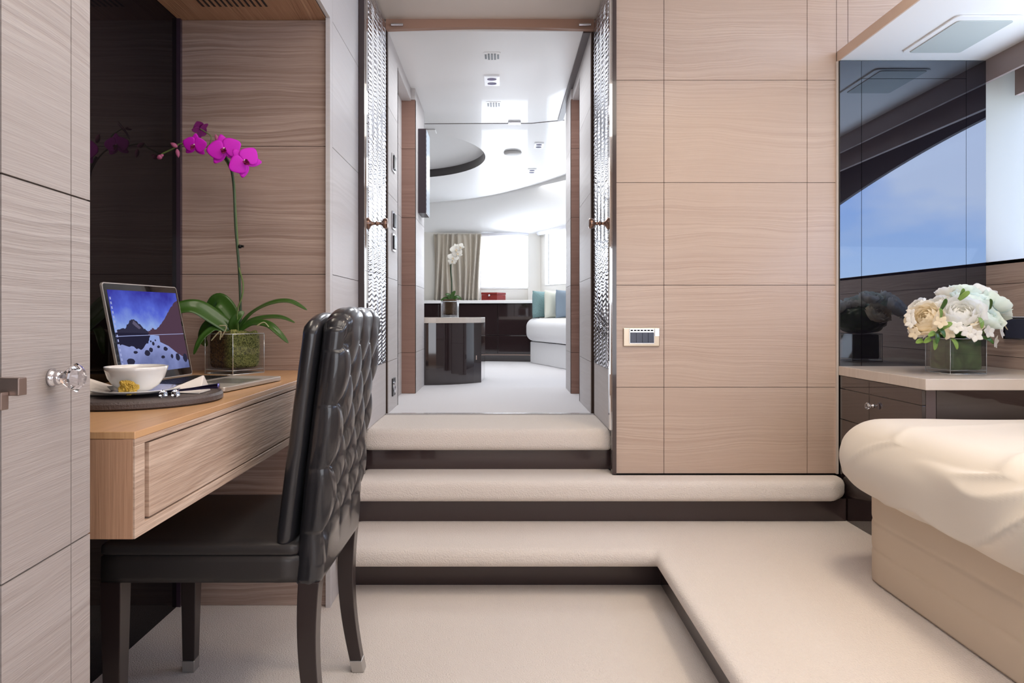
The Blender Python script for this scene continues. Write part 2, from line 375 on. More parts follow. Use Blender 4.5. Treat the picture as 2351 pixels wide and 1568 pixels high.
def panels(mb, plane, const, thick, us, zs, gap=0.0022, mi=0, back=1, sgn=1, skip=()):
    """a wall of veneer boards with shadow gaps. plane 'x': face at x=const running in y; plane 'y': face at y=const running in x.
    thick>0 grows away from the face in +axis, sgn=-1 the other way"""
    for i in range(len(us) - 1):
        for j in range(len(zs) - 1):
            if (i, j) in skip: continue
            u0, u1, z0, z1 = us[i] + gap / 2, us[i + 1] - gap / 2, zs[j] + gap / 2, zs[j + 1] - gap / 2
            a, b = sorted((const, const + sgn * thick))
            if plane == 'y': mb.box(u0, u1, a, b, z0, z1, mi)
            else: mb.box(a, b, u0, u1, z0, z1, mi)
    a, b = sorted((const + sgn * 0.004, const + sgn * (thick + 0.02)))
    if plane == 'y': mb.box(us[0], us[-1], a, b, zs[0], zs[-1], back)
    else: mb.box(a, b, us[0], us[-1], zs[0], zs[-1], back)

# ================================================================== THE ROOM
S1, S2, S3 = 0.175, 0.35, 0.525        # heights of platform, middle step and upper deck
ZS = [0.35, 0.7055, 1.126, 1.549, 1.971, 2.52]
# floors
mb = MB(); mb.box(-1.2, 0.62, -1.5, 2.62, -0.05, 0); struct(mb.build('floor', CARPET))
mb = MB(); mb.prism([(-0.585, 2.458), (0.545, 2.458), (0.545, -1.5), (2.0, -1.5), (2.0, 2.86), (-0.585, 2.86)], 0.107, S1)
struct(mb.build('floor_platform', CARPET, bevel=0.028, seg=5, smooth=True))
mb = MB(); mb.box(-0.585, 0.594, 2.59, 2.61, 0, 0.107); mb.box(0.594, 0.614, -1.5, 2.61, 0, 0.107); struct(mb.build('trim_1', LACQ_R))
mb = MB(); mb.prism([(-0.585, 2.737), (1.32, 2.737), (1.386, 2.80), (1.386, 2.868), (0.474, 2.868), (0.474, 2.99), (-0.585, 2.99)], 0.265, S2)
struct(mb.build('floor_middle_step', CARPET, bevel=0.028, seg=5, smooth=True))
mb = MB(); mb.box(-0.585, 1.386, 2.80, 2.82, S1, 0.265); struct(mb.build('trim_2', LACQ_R))
mb = MB(); mb.box(-0.584, 0.474, 2.921, 3.37, 0.432, S3); struct(mb.build('floor_upper_step', CARPET, bevel=0.028, seg=5, smooth=True))
mb = MB(); mb.box(-0.584, 0.474, 2.955, 2.975, S2, 0.432); struct(mb.build('trim_3', LACQ_R))
mb = MB(); mb.box(-0.556, 0.452, 3.369, 3.382, 0.5, S3 + 0.003); struct(mb.build('trim_4', METAL))
mb = MB(); mb.box(-2.2, 2.2, 3.38, 8.3, 0.46, S3); struct(mb.build('floor_saloon', CARPET_U))

# right-hand wood wall beside the doorway
mb = MB()
panels(mb, 'y', 2.872, 0.02, [0.474, 0.672, 1.262, 1.383], ZS)
panels(mb, 'y', 2.872, 0.02, [1.383, 1.43, 2.05], [2.085, 2.52], skip=())
struct(mb.build('wall_back', [W_BACK, SEAM]))
mb = MB(); mb.box(1.379, 1.387, 2.862, 2.875, S2, 2.046); struct(mb.build('trim_5', W_WORK))
# door jambs (dark) and lintel
mb = MB(); mb.box(-0.584, -0.560, 2.858, 2.88, S2, 2.52); struct(mb.build('trim_6', LACQ_R))
mb = MB(); mb.box(0.457, 0.474, 2.858, 2.90, S2 , 2.52); struct(mb.build('trim_7', LACQ_R))
mb = MB(); n = 16
pts = [(-0.556 + 1.008 * i / n, 2.385 + 0.012 * math.sin(PI * i / n)) for i in range(n + 1)]
mb.prism_axis(pts + [(0.452, 2.44), (-0.556, 2.44)], 'y', 3.37, 3.40); struct(mb.build('trim_8', plain('rose_beige_header', srgb(176, 140, 122), 0.5)))
mb = MB(); mb.box(-0.60, 0.474, 2.88, 3.40, 2.435, 2.47); struct(mb.build('ceiling_doorway', CREAMC))
# unseen black panels added to stop sky light leaking into the rooms
mb = MB(); mb.box(0.476, 2.25, 2.897, 2.96, -0.08, 2.56); mb.box(0.51, 0.56, 2.96, 4.62, -0.08, 2.56); mb.box(0.51, 2.3, 4.602, 4.65, -0.08, 2.56)
mb.box(-1.2, -0.601, 2.434, 2.48, -0.08, 2.56); mb.box(-0.68, -0.625, 2.48, 4.79, -0.08, 2.56); mb.box(-2.3, -0.625, 4.772, 4.81, -0.08, 2.56)
mb.box(-0.625, -0.5865, 2.862, 3.395, 0, 2.56); mb.box(-0.62, 0.5, 3.0, 3.1, -0.05, 0.43)
struct(mb.build('wall_light_blocker', BLACK))
mb = MB(); mb.box(-2.3, 2.3, -1.7, 8.3, 2.56, 2.60); struct(mb.build('ceiling_light_blocker', BLACK))
mb = MB(); mb.box(-2.3, 2.3, -1.7, 8.3, -0.12, -0.081); struct(mb.build('floor_light_blocker', BLACK))
# main ceiling
mb = MB(); mb.box(-0.60, 2.05, -1.5, 2.88, 2.50, 2.54); struct(mb.build('ceiling', CREAMC))
# niche on the left
mb = MB()
panels(mb, 'y', 2.406, 0.02, [-1.114, -0.598], [0.0, 0.30, 0.72, 1.143, 1.585, 2.021])
struct(mb.build('wall_niche', [W_NICHE, SEAM]))
mb = MB(); mb.box(-1.112, -0.598, 0.9, 2.41, 2.021, 2.05); struct(mb.build('ceiling_niche', W_CEIL))
mb = MB()
mb.box(-1.15, -1.114, 0.2, 2.43, 0, 2.06)
struct(mb.build('wall_left', SMOKE_L))
mb = MB(); mb.box(-1.114, -1.100, 2.392, 2.406, 0, 2.021); struct(mb.build('trim_9', plain('violet_black_edge', srgb(60, 46, 58), 0.2, coat=0.5)))
# pale wall from the niche to the doorway and bulkhead over the niche
mb = MB()
panels(mb, 'x', -0.585, 0.012, [2.42, 2.858], [0.0, 0.30, 0.72, 1.143, 1.585, 2.021, 2.5], sgn=-1)
mb.box(-0.60, -0.585, 2.386, 2.4195, 0, 2.5)
mb.box(-0.60, -0.585, 0.2, 2.386, 2.021, 2.5)
struct(mb.build('wall_niche_end', [W_PALE, SEAM]))
# walls behind the camera and far left, never seen but closing the room
mb = MB(); mb.box(-1.15, 2.05, -1.54, -1.5, -0.05, 2.54); struct(mb.build('wall_front', W_BACK))
mb = MB(); mb.box(-0.66, -0.62, -1.5, 0.2, 0, 2.5); struct(mb.build('wall_left_rear', W_SIDE))

# right side wall with the window recess
XW = 1.987
mb = MB()
def rw(y0, y1, z0, z1, mi=0): mb.box(XW, XW + 0.02, y0, y1, z0, z1, mi)
zz = [S1, 0.56, 0.84, 1.126, 1.219]
for a, b in zip(zz[:-1], zz[1:]): rw(-1.5, 2.87, a + 0.001, b - 0.001)
mb.box(XW + 0.005, XW + 0.025, -1.5, 2.87, S1, 1.219, 1)
struct(mb.build('wall_right', [wood('oak_side_wall', 'Y', 'Z', srgb(196, 176, 164), srgb(160, 138, 126), 0.5, 0.3), SEAM]))
mb = MB(); mb.box(XW, 2.20, -1.5, 2.87, 1.205, 1.219); struct(mb.build('trim_10', WHITE))           # window sill
mb = MB(); mb.box(XW, 2.20, 2.872, 2.892, 1.0, 2.2); mb.box(XW, 2.20, -1.52, -1.5, 1.0, 2.2); struct(mb.build('wall_window_reveal', PALEW))
mb = MB(); mb.box(XW - 0.002, XW + 0.012, -1.5, 2.87, 1.955, 2.047); mb.box(2.065, 2.085, -1.5, 2.80, 1.885, 2.047); mb.box(XW, 2.2, -1.5, 2.87, 2.035, 2.06)
struct(mb.build('trim_11', TAUPE))
# curved window surround: sky seen under an arched head
def head(y):      # height of the window head at depth y
    k = (y - 0.9) / 1.9
    return 1.90 - 0.085 * max(0, 2.8 - y) ** 1.6
mb = MB(); n = 40; ys = [-1.5 + 4.37 * i / n for i in range(n + 1)]
for a, b in zip(ys[:-1], ys[1:]):
    ha, hb = max(head(a), 1.24), max(head(b), 1.24)
    mb.prism_axis([(a, ha), (b, hb), (b, 2.06), (a, 2.06)], 'x', 2.18, 2.20)
fr = mb.build('window_1', plain('dark_window_surround', srgb(70, 60, 60), 0.6)); struct(fr)
mb = MB(); mb.box(2.188, 2.192, -1.4, 2.86, 1.22, 1.95); mb.build('window_glass', PANE, fr)

# soffit above bedside counter
mb = MB(); mb.box(1.390, 2.0, -1.5, 2.872, 2.046, 2.085); struct(mb.build('ceiling_soffit', WHITE))
mb = MB(); mb.box(1.384, 1.390, -1.5, 2.872, 2.046, 2.087); struct(mb.build('trim_12', plain('beige_fascia', srgb(214, 190, 172), 0.5)))
t = thing('ceiling_hatch', (1.705, 2.59, 2.046), 'pale grey rectangular hatch set in the white soffit above the bouquet', 'hatch')
mb = MB()
def rrect(x0, x1, y0, y1, r, n=6):
    pts = []
    for cx, cy, a0 in ((x1 - r, y1 - r, 0), (x0 + r, y1 - r, PI / 2), (x0 + r, y0 + r, PI), (x1 - r, y0 + r, 1.5 * PI)):
        for i in range(n + 1): pts.append((cx + r * math.cos(a0 + PI / 2 * i / n), cy + r * math.sin(a0 + PI / 2 * i / n)))
    return pts
mb.prism(rrect(-0.12, 0.12, -0.17, 0.17, 0.02), -0.006, 0); mb.build('frame', WHITE, t, bevel=0.002)
mb = MB(); mb.prism(rrect(-0.095, 0.105, -0.135, 0.16, 0.012), -0.009, -0.006); mb.build('flap', plain('pale_grey_flap', srgb(190, 198, 196), 0.4), t, bevel=0.001)

# smoked mirror panel behind the bouquet
t = thing('mirror_panel', (1.69, 2.858, 0.794), 'tall dark smoked mirror panel behind the white bouquet, reflecting blue sky', 'mirror')
mb = MB(); mb.box(-0.302, -0.215, -0.006, 0.0, 0, 1.25); mb.box(0.215, 0.295, -0.006, 0.0, 0, 1.25); mb.box(-0.2135, 0.2135, -0.006, 0, 1.177, 1.25)
mb.build('frame', SMOKE, t)
mb = MB(); mb.box(-0.213, 0.2135, -0.006, 0, 0.0, 1.1755); mb.build('pane', SMOKE, t)
mb = MB(); mb.box(-0.303, 0.296, 0.0, 0.012, 0, 1.25); mb.build('backing', BLACK, t)

# ------------------------------------------------------------------ corridor
CLX, CRX = -0.549, 0.437
mb = MB()
zc = [S3, 0.776, 1.186, 1.60, 2.02, 2.44]
panels(mb, 'x', CLX, 0.012, [3.40, 3.72], zc, sgn=-1)
panels(mb, 'x', CLX, 0.012, [3.72, 4.27], [2.32, 2.44], sgn=-1)
panels(mb, 'x', -0.523, 0.012, [4.27, 4.75], zc, sgn=-1)
mb.box(-0.62, -0.549, 3.70, 3.72, S3, 2.32)
mb.box(-0.62, -0.549, 3.72, 4.27, 2.314, 2.3195); mb.box(-0.62, -0.523, 4.252, 4.2695, 2.3195, 2.44)
mb.box(-0.80, -0.535, 4.752, 4.77, S3, 2.44)
struct(mb.build('wall_corridor_left', [W_PALE, SEAM]))
mb = MB(); panels(mb, 'y', 4.258, 0.011, [-0.61, -0.523], zc[:-1] + [2.32]); struct(mb.build('trim_13', [W_JAMB_SHADE, SEAM]))
mb = MB()
panels(mb, 'x', CRX, 0.012, [3.40, 3.889], zc)
panels(mb, 'x', CRX, 0.012, [3.889, 4.258], [2.32, 2.44])
panels(mb, 'x', 0.427, 0.012, [4.258, 4.58], zc)
mb.box(CRX, 0.50, 3.87, 3.889, S3, 2.32); mb.box(CRX, 0.50, 3.889, 4.258, 2.314, 2.3195); mb.box(0.427, 0.50, 4.240, 4.2575, 2.3195, 2.44)
mb.box(0.44, 0.8, 4.582, 4.60, S3, 2.44)
struct(mb.build('wall_corridor_right', [W_PALE, SEAM]))
mb = MB(); panels(mb, 'y', 4.246, 0.011, [0.427, 0.50], zc[:-1] + [2.32]); struct(mb.build('trim_14', [W_JAMB_SHADE, SEAM]))
mb = MB(); panels(mb, 'x', -0.607, 0.012, [3.72, 4.265], zc[:-1] + [2.32], sgn=-1); struct(mb.build('door_3', [W_PALE, SEAM]))
mb = MB(); panels(mb, 'x', 0.497, 0.012, [3.889, 4.256], zc[:-1] + [2.32]); struct(mb.build('door_4', [W_PALE, SEAM]))
# corridor ceiling and dark ceiling trim on its right
mb = MB(); mb.prism([(-0.56, 3.40), (0.45, 3.40), (0.45, 4.94), (0.22, 5.02), (-0.62, 5.035)], 2.388, 2.42); struct(mb.build('ceiling_corridor', WHITE))
mb = MB(); mb.box(0.402, 0.44, 3.40, 4.93, 2.380, 2.388); struct(mb.build('trim_15', plain('dark_taupe_trim', srgb(84, 72, 72), 0.4)))
mb = MB(); mb.tube([(-0.55, 5.036, 2.3875), (0.22, 5.022, 2.3875), (0.45, 4.94, 2.3875)], 0.0028, 6); struct(mb.build('trim_17', SEAM))

# two door leaves folded back against the side of the doorway
def leaf(name, xface, sgn):     # sgn +1: leaf lies to the left, its face looks right
    t = bpy.data.objects.new(name, None); COL.objects.link(t); t.location = (xface, 2.882, S3); t['kind'] = 'structure'
    mb = MB(); a, b = sorted((-sgn * 0.004, -sgn * 0.026)); mb.box(a, b, 0, 0.486, 0.002, 1.90)
    for (z0, z1) in ((0.002, 0.66), (0.662, 1.90)):
        a2, b2 = sorted((0, -sgn * 0.004)); mb.box(a2, b2, 0, 0.04, z0, z1); mb.box(a2, b2, 0.48, 0.486, z0, z1)
    a2, b2 = sorted((0, -sgn * 0.004)); mb.box(a2, b2, 0.04, 0.48, 0.002, 0.25, 1); 
    mb.build('leaf_panel', [DOORG, W_PALE], t)
    for z0, z1 in ((0.252, 0.66), (0.663, 1.88)):
        mb = MB(); a2, b2 = sorted((0.0015 * sgn, -sgn * 0.004)); mb.box(a2, b2, 0.042, 0.478, z0, z1); mb.build('inlay', HIDE, t)
    mb = MB()
    prof = [(0.026, 0.0), (0.026, 0.004), (0.012, 0.012), (0.0065, 0.02), (0.0065, 0.032), (0.011, 0.034), (0.011, 0.038), (0.0065, 0.040), (0.0065, 0.055), (0.020, 0.063), (0.023, 0.072), (0.021, 0.080), (0.012, 0.082)]
    mb.lathe([(r, h * sgn) for r, h in prof], (0, 0.04, 0.862), 20, axis='x'); mb.build('door_knob', BRONZE, t, smooth=True)
    return t
leaf('door_1', -0.556, 1); leaf('door_2', 0.450, -1)
for i, (x, lab) in enumerate(((-0.50, 'small chrome door closer at left end of the header'), (0.405, 'small chrome door closer at right end of the header'))):
    mb = MB(); mb.box(x - 0.03, x + 0.03, 3.352, 3.369, 2.398, 2.408); tag(mb.build('door_closer', METAL, bevel=0.002), lab, 'door closer', 'door closers on the header')

# switches on the corridor's left wall
def wall_switch(py, lab, socket=False):
    z = EYE - (py - CY) * 3.55 / F
    t = thing('wall_switch' if not socket else 'power_socket', (CLX, 3.55, z), lab, 'switch' if not socket else 'socket', 'switches on corridor wall' if not socket else None)
    mb = MB(); mb.box(0, 0.006, -0.045, 0.045, -0.045, 0.045); mb.build('plate', METAL if not socket else BLACK, t, bevel=0.002)
    if socket:
        mb = MB(); mb.lathe([(0.03, 0.006), (0.03, 0.010), (0.024, 0.010), (0.022, 0.007)], (0, 0, 0), 24, axis='x'); mb.build('socket_ring', METAL, t)
    else:
        mb = MB(); mb.box(0.006, 0.013, -0.036, -0.004, -0.034, 0.034); mb.build('rocker', BLACK, t, bevel=0.002)
        mb = MB(); mb.box(0.006, 0.013, 0.002, 0.034, -0.034, 0.034); mb.build('rocker', BLACK, t, bevel=0.002)
wall_switch(375, 'topmost switch plate on the left corridor wall')
wall_switch(507, 'middle switch plate on the left corridor wall, level with the door knob')
wall_switch(557, 'lowest of the three switch plates on the left corridor wall')
wall_switch(888, 'black power socket low on the left corridor wall', True)

# ceiling fittings
def slot_vent(x, y, z, w, l, lab):
    t = thing('ceiling_vent', (x, y, z), lab, 'vent', 'slotted vents in corridor ceiling')
    mb = MB(); mb.prism(rrect(-w * 0.62, w * 0.62, -l * 0.72, l * 0.72, 0.01), -0.0015, 0.0005); mb.build('cover', WHITE, t)
    mb = MB()
    for k in range(5):
        ll = l * (0.5 if k in (1, 2, 3) else 0.36); xx = (k - 2) * w * 0.22
        mb.box(xx - w * 0.065, xx + w * 0.065, -ll, ll, -0.0028, -0.0012)
    mb.build('slot', BLACK, t)
slot_vent(-0.048, 3.73, 2.388, 0.075, 0.085, 'slotted round vent in corridor ceiling nearer the doorway')
slot_vent(-0.048, 4.58, 2.388, 0.08, 0.09, 'slotted round vent in corridor ceiling nearer the far cabin')
def spot(x, y, z, w, l, lab, tilt=0):
    t = thing('ceiling_spotlight', (x, y, z), lab, 'spotlight', 'square ceiling spotlights')
    t.rotation_euler = (tilt, 0, 0)
    mb = MB(); mb.box(-w / 2, w / 2, -l / 2, l / 2, -0.006, 0.0); mb.build('frame', plain('spot_frame_white', srgb(235, 238, 245), 0.3, emit=0.25), t, bevel=0.002)
    for s in (-1, 1):
        mb = MB(); mb.prism([(0.30 * w * math.cos(q * PI / 12), s * l * 0.24 + 0.11 * l * math.sin(q * PI / 12)) for q in range(24)], -0.0085, -0.005)
        mb.build('lens', plain('spot_lens', srgb(96, 98, 140), 0.1), t)
spot(-0.053, 4.11, 2.388, 0.09, 0.16, 'square white spotlight between the two slotted corridor vents')

# niche vent slots
t = thing('ceiling_vent', (-0.88, 2.24, 2.021), 'row of dark diagonal air slots in wooden niche ceiling above desk', 'vent')
mb = MB()
for k in range(12): x = -0.105 + k * 0.019; mb.box(x, x + 0.007, -0.07, 0.06, -0.0012, 0.0008)
mb.build('slot', BLACK, t)

# ================================================================== FAR CABIN
# ceiling with a round recess
def resample(pts, k):
    out = []
    for i in range(len(pts) - 1):
        q = [Vector(pts[max(i - 1, 0)]), Vector(pts[i]), Vector(pts[i + 1]), Vector(pts[min(i + 2, len(pts) - 1)])]
        for j in range(k):
            f = j / k; out.append(tuple(0.5 * ((2 * q[1]) + (-q[0] + q[2]) * f + (2 * q[0] - 5 * q[1] + 4 * q[2] - q[3]) * f * f + (-q[0] + 3 * q[1] - 3 * q[2] + q[3]) * f ** 3)))
    return out + [tuple(pts[-1])]
curve = [(-2.2, 7.75), (-1.2, 7.78), (-0.784, 7.69), (-0.23, 7.45), (0.22, 7.02), (0.60, 6.49), (1.0, 5.7), (1.15, 4.6)]
def zceil(y): return 2.388 - max(0, (y - 5.0)) * 0.052
bm = bmesh.new()
outer = [(-2.2, 4.77), (-0.62, 4.77), (-0.62, 5.035), (0.22, 5.02), (0.45, 4.94), (0.45, 4.60), (1.15, 4.60)] + list(reversed(resample(curve, 8)[:-1]))
RC, RR = (-0.93, 5.87), 0.80
def ringv(pts):
    vs = [bm.verts.new((x, y, zceil(y))) for x, y in pts]
    return [bm.edges.new((vs[i], vs[(i + 1) % len(vs)])) for i in range(len(vs))]
es = ringv(outer)
circ = [(RC[0] + RR * math.cos(2 * PI * k / 72), RC[1] + RR * 0.92 * math.sin(2 * PI * k / 72)) for k in range(72)]
es += ringv(circ)
bmesh.ops.triangle_fill(bm, edges=es, use_beauty=True)
bmesh.ops.recalc_face_normals(bm, faces=bm.faces)
me = bpy.data.meshes.new('ceiling_saloon'); bm.to_mesh(me); bm.free(); me.materials.append(WHITE)
o = bpy.data.objects.new('ceiling_saloon', me); COL.objects.link(o); struct(o)
# recess wall and dome
mb = MB(); vs = []
for k in range(72):
    x, y = circ[k]; z = zceil(y); vs += [(x, y, z - 0.0), (x, y, z + 0.075)]
mb.add(vs, [(2 * k, 2 * ((k + 1) % 72), 2 * ((k + 1) % 72) + 1, 2 * k + 1) for k in range(72)])
struct(mb.build('trim_16', LACQ, smooth=True))
mb = MB(); vs = [(RC[0], RC[1], 2.50)]
for k in range(72):
    x, y = circ[k]; vs.append((RC[0] + (x - RC[0]) * 1.02, RC[1] + (y - RC[1]) * 1.02, zceil(y) + 0.07))
mb.add(vs, [(0, 1 + k, 1 + (k + 1) % 72) for k in range(72)]); struct(mb.build('ceiling_dome', WHITE, smooth=True))
# cove between the ceiling edge and the window wall
wallp = [(-2.2, 7.92), (-1.2, 7.92), (-0.80, 7.92), (-0.2, 7.92), (0.444, 7.86), (0.70, 7.38), (1.25, 6.35), (1.9, 4.6)]
curve_s = resample(curve, 8)
wall_s = []
for i in range(len(wallp) - 1):
    for j in range(8): f = j / 8; wall_s.append((wallp[i][0] + (wallp[i + 1][0] - wallp[i][0]) * f, wallp[i][1] + (wallp[i + 1][1] - wallp[i][1]) * f))
wall_s.append(wallp[-1])
mb = MB(); vs = []
for (a, b), (c, d) in zip(curve_s, wall_s): vs += [(a, b, zceil(b) - 0.03), (a, b, zceil(b)), (c, d, 1.92)]
fs = []
for i in range(len(curve_s) - 1):
    fs += [(3 * i, 3 * i + 3, 3 * i + 4, 3 * i + 1), (3 * i, 3 * i + 3, 3 * i + 5, 3 * i + 2)]
mb.add(vs, fs); struct(mb.build('ceiling_cove', plain('white_cove', srgb(247, 247, 246), 0.6), smooth=True))
# window walls
WW = plain('warm_white_wall', srgb(226, 222, 214), 0.6)
mb = MB(); mb.box(-2.2, -0.222, 7.90, 7.93, S3, 1.95); mb.box(-0.222, 0.306, 7.90, 7.93, S3, 1.326); mb.box(-0.222, 0.306, 7.90, 7.93, 1.905, 1.95)
mb.box(0.306, 0.444, 7.86, 7.93, S3, 1.95); struct(mb.build('wall_bow', WW))
mb = MB(); d = Vector((0.256, -0.48, 0)).normalized(); nrm = Vector((d.y, -d.x, 0)) * -1
base = Vector((0.444, 7.86, 0))
def seg(a, b, z0, z1, th=0.03):
    p, q = base + d * a, base + d * b; r, s_ = q + nrm * th, p + nrm * th
    mb.prism([(p.x, p.y), (q.x, q.y), (r.x, r.y), (s_.x, s_.y)], z0, z1)
seg(0, 0.10, S3, 1.95); seg(0.10, 0.95, S3, 1.34); seg(0.10, 0.95, 1.905, 1.95); seg(0.95, 3.3, S3, 1.95)
struct(mb.build('wall_bow_side', WW))
mb = MB(); mb.box(-2.24, -2.2, 4.6, 8.0, S3, 2.5); struct(mb.build('wall_saloon_left', WW))
# window frames, panes, blinds
mb = MB()
mb.box(-0.240, -0.222, 7.885, 7.90, 1.31, 1.92); mb.box(0.306, 0.324, 7.885, 7.90, 1.31, 1.92); mb.box(-0.222, 0.306, 7.885, 7.90, 1.308, 1.326)
fr = mb.build('window_2', WHITE); struct(fr); mb = MB(); mb.box(-0.222, 0.306, 7.915, 7.918, 1.326, 1.905); mb.build('window_glass', PANE, fr)
mb = MB(); seg(0.10, 0.112, 1.34, 1.905, 0.02); seg(0.105, 0.95, 1.33, 1.345, 0.02); fr = mb.build('window_3', WHITE); struct(fr)
mb = MB(); seg(0.10, 0.95, 1.34, 1.905, 0.003); o = mb.build('window_glass', PANE, fr); o.location = nrm * 0.015
mb = MB(); seg(0.20, 0.206, 1.345, 1.90, 0.006); o = mb.build('blind_cord', BLACK, fr); o.location = nrm * -0.02
mb = MB(); mb.tube([(-0.225, 7.865, 1.912), (0.31, 7.865, 1.932)], 0.022, 12)
tag(mb.build('roller_blind', plain('blind_fabric', srgb(226, 226, 232), 0.6), smooth=True), 'rolled-up white blind above the large far window', 'blind', 'rolled blinds over the windows')
pa, pb = base + d * 0.02 - nrm * 0.035, base + d * 0.95 - nrm * 0.035
mb = MB(); mb.tube([(pa.x, pa.y, 1.925), (pb.x, pb.y, 1.935)], 0.024, 12)
tag(mb.build('roller_blind', bpy.data.materials['blind_fabric'], smooth=True), 'rolled-up white blind above the right far window by the pillows', 'blind', 'rolled blinds over the windows')

# curtain
mb = MB()
def cf(u, v):
    x = -0.755 + u * 0.53
    z = 1.165 + (1 - v) * 0.755
    amp = 0.034 * (0.45 + 0.65 * v)
    y = 7.84 + amp * math.sin(u * 2 * PI * 9 + 0.8 * math.sin(v * 2 + u * 6)) + 0.012 * math.sin(u * 41 + v * 3)
    return (x + 0.012 * math.sin(v * 3 + u * 9), y, z)
mb.grid(cf, 150, 24)
tag(mb.build('curtain', CURT, smooth=True, solid=0.004), 'champagne satin curtain hanging in folds left of the far window', 'curtain')

# vanity counter of dark lacquer
t = thing('vanity_cabinet', (0, 7.3, S3), 'long dark lacquered low cabinet beneath the far windows', 'cabinet')
mb = MB()
A0, B0 = (-1.35, 0.12), (0.40, -0.13)
def vy(x): return A0[1] + (B0[1] - A0[1]) * (x - A0[0]) / (B0[0] - A0[0])
def slab(mb, x0, x1, z0, z1, off, mi=0, back=0.5): mb.prism([(x0, vy(x0) + off), (x1, vy(x1) + off), (x1, back), (x0, back)], z0, z1, mi)
slab(mb, -1.35, 0.40, 0.0, 0.605, 0.03); mb.build('carcass', LACQ, t)
for x0, x1 in ((-1.34, -0.66), (-0.655, -0.035), (-0.030, 0.39)):
    for z0, z1 in ((0.085, 0.27), (0.276, 0.595)):
        mb = MB(); slab(mb, x0, x1, z0, z1, 0.010, back=0.2); mb.build('door', LACQ, t, bevel=0.002)
mb = MB(); slab(mb, -1.34, 0.39, 0.065, 0.078, 0.004, back=0.2); mb.build('plinth_strip', PEWTER, t)
mb = MB(); slab(mb, -1.36, 0.42, 0.605, 0.637, -0.012)
w_ = mb.build('worktop', WHITE, bevel=0.003); w_.location = (0, 7.3, S3); tag(w_, 'long white worktop on the dark low cabinet under the windows', 'worktop')
# red leather box
t = thing('jewellery_box', (0, 7.45, 1.162), 'small red leather box with round silver stud on the white worktop', 'box')
p0, p1, p2 = P(1105, 690, 7.45), P(1141, 690, 7.38), P(1161, 690, 7.52)
mb = MB(); q = [(p0.x, 0.0), (p1.x, -0.03), (p2.x, 0.09), (p0.x + 0.08, 0.12)]; mb.prism(q, 0, 0.062); mb.build('body', REDL, t, bevel=0.003)
mb = MB(); q2 = [(x * 1.0, y) for x, y in q]; mb.prism([(q2[0][0] - 0.003, q2[0][1] - 0.003), (q2[1][0], q2[1][1] - 0.004), (q2[2][0] + 0.003, q2[2][1]), (q2[3][0], q2[3][1] + 0.003)], 0.064, 0.088); mb.build('lid', REDL, t, bevel=0.003)
mb = MB(); mb.lathe([(0.010, -0.028), (0.013, -0.034), (0.008, -0.042)], ((p0.x + p1.x) / 2, 0, 0.055), 14, axis='y'); mb.build('stud', METAL, t, smooth=True)

# far bed / day bed with pillows
t = thing('day_bed', (0.3, 6.9, S3), 'white upholstered bed in the far cabin, under the right window', 'bed')
def rounded_poly(pts, r, n=6):
    out = []; m = len(pts)
    for i in range(m):
        p, a, b = Vector(pts[i]), Vector(pts[i - 1]), Vector(pts[(i + 1) % m])
        da, db = (a - p).normalized(), (b - p).normalized(); rr = min(r, (a - p).length * 0.45, (b - p).length * 0.45)
        s0, s1 = p + da * rr, p + db * rr
        for k in range(n + 1):
            u = k / n; out.append(tuple((1 - u) ** 2 * s0 + 2 * u * (1 - u) * p + u * u * s1))
    return out
bp_ = [(-0.03, 0.22), (0.27, -0.72), (0.55, -1.6), (1.1, -1.6), (0.88, -0.6), (0.42, 0.2)]
mb = MB(); mb.prism(rounded_poly(bp_, 0.12), 0, 0.215); mb.build('base', WHITEF, t, bevel=0.01, seg=3, smooth=False)
cx_, cy_ = 0.5, -0.5
bp2 = [(x + (-0.06 if x < 0.6 else 0.0), y + (0.02 if y > 0 else -0.0)) for x, y in bp_]
mb = MB(); mb.prism(rounded_poly(bp2, 0.2, 10), 0.22, 0.45); mb.build('mattress', WHITEF, t, bevel=0.095, seg=6, smooth=True)
def pillow(mb, w_, h, th, n=16):
    def f(side):
        def g(u, v):
            a, b = 2 * u - 1, 2 * v - 1
            k = (max(0, 1 - a ** 4) * max(0, 1 - b ** 4)) ** 0.5
            pinch = 1 - 0.06 * (1 - abs(a)) * abs(b) ** 2
            return (a * w_ / 2 * (1 - 0.06 * (1 - b * b)) * 1.0, side * th / 2 * k, h / 2 + b * h / 2 * (1 - 0.05 * (1 - a * a)))
        return g
    mb.grid(f(1), n, n); mb.grid(f(-1), n, n)
for px, Y, mat, lab, rz in ((1249, 6.98, TEAL, 'teal woven pillow standing leftmost on the far bed', 1.15), (1277, 6.85, plain('ivory_weave', srgb(216, 218, 206), 0.8), 'ivory pillow standing between the teal and grey-blue pillows', 1.15), (1303, 6.72, BLUEP, 'grey-blue pillow standing rightmost on the far bed', 1.15)):
    mb = MB(); pillow(mb, 0.30, 0.27, 0.11)
    o = mb.build('pillow', mat, smooth=True); o.location = ((px - CX) * Y / F, Y, S3 + 0.453); o.rotation_euler = (0.0, 0, rz - 0.5)
    tag(o, lab, 'pillow', 'pillows on the far bed')

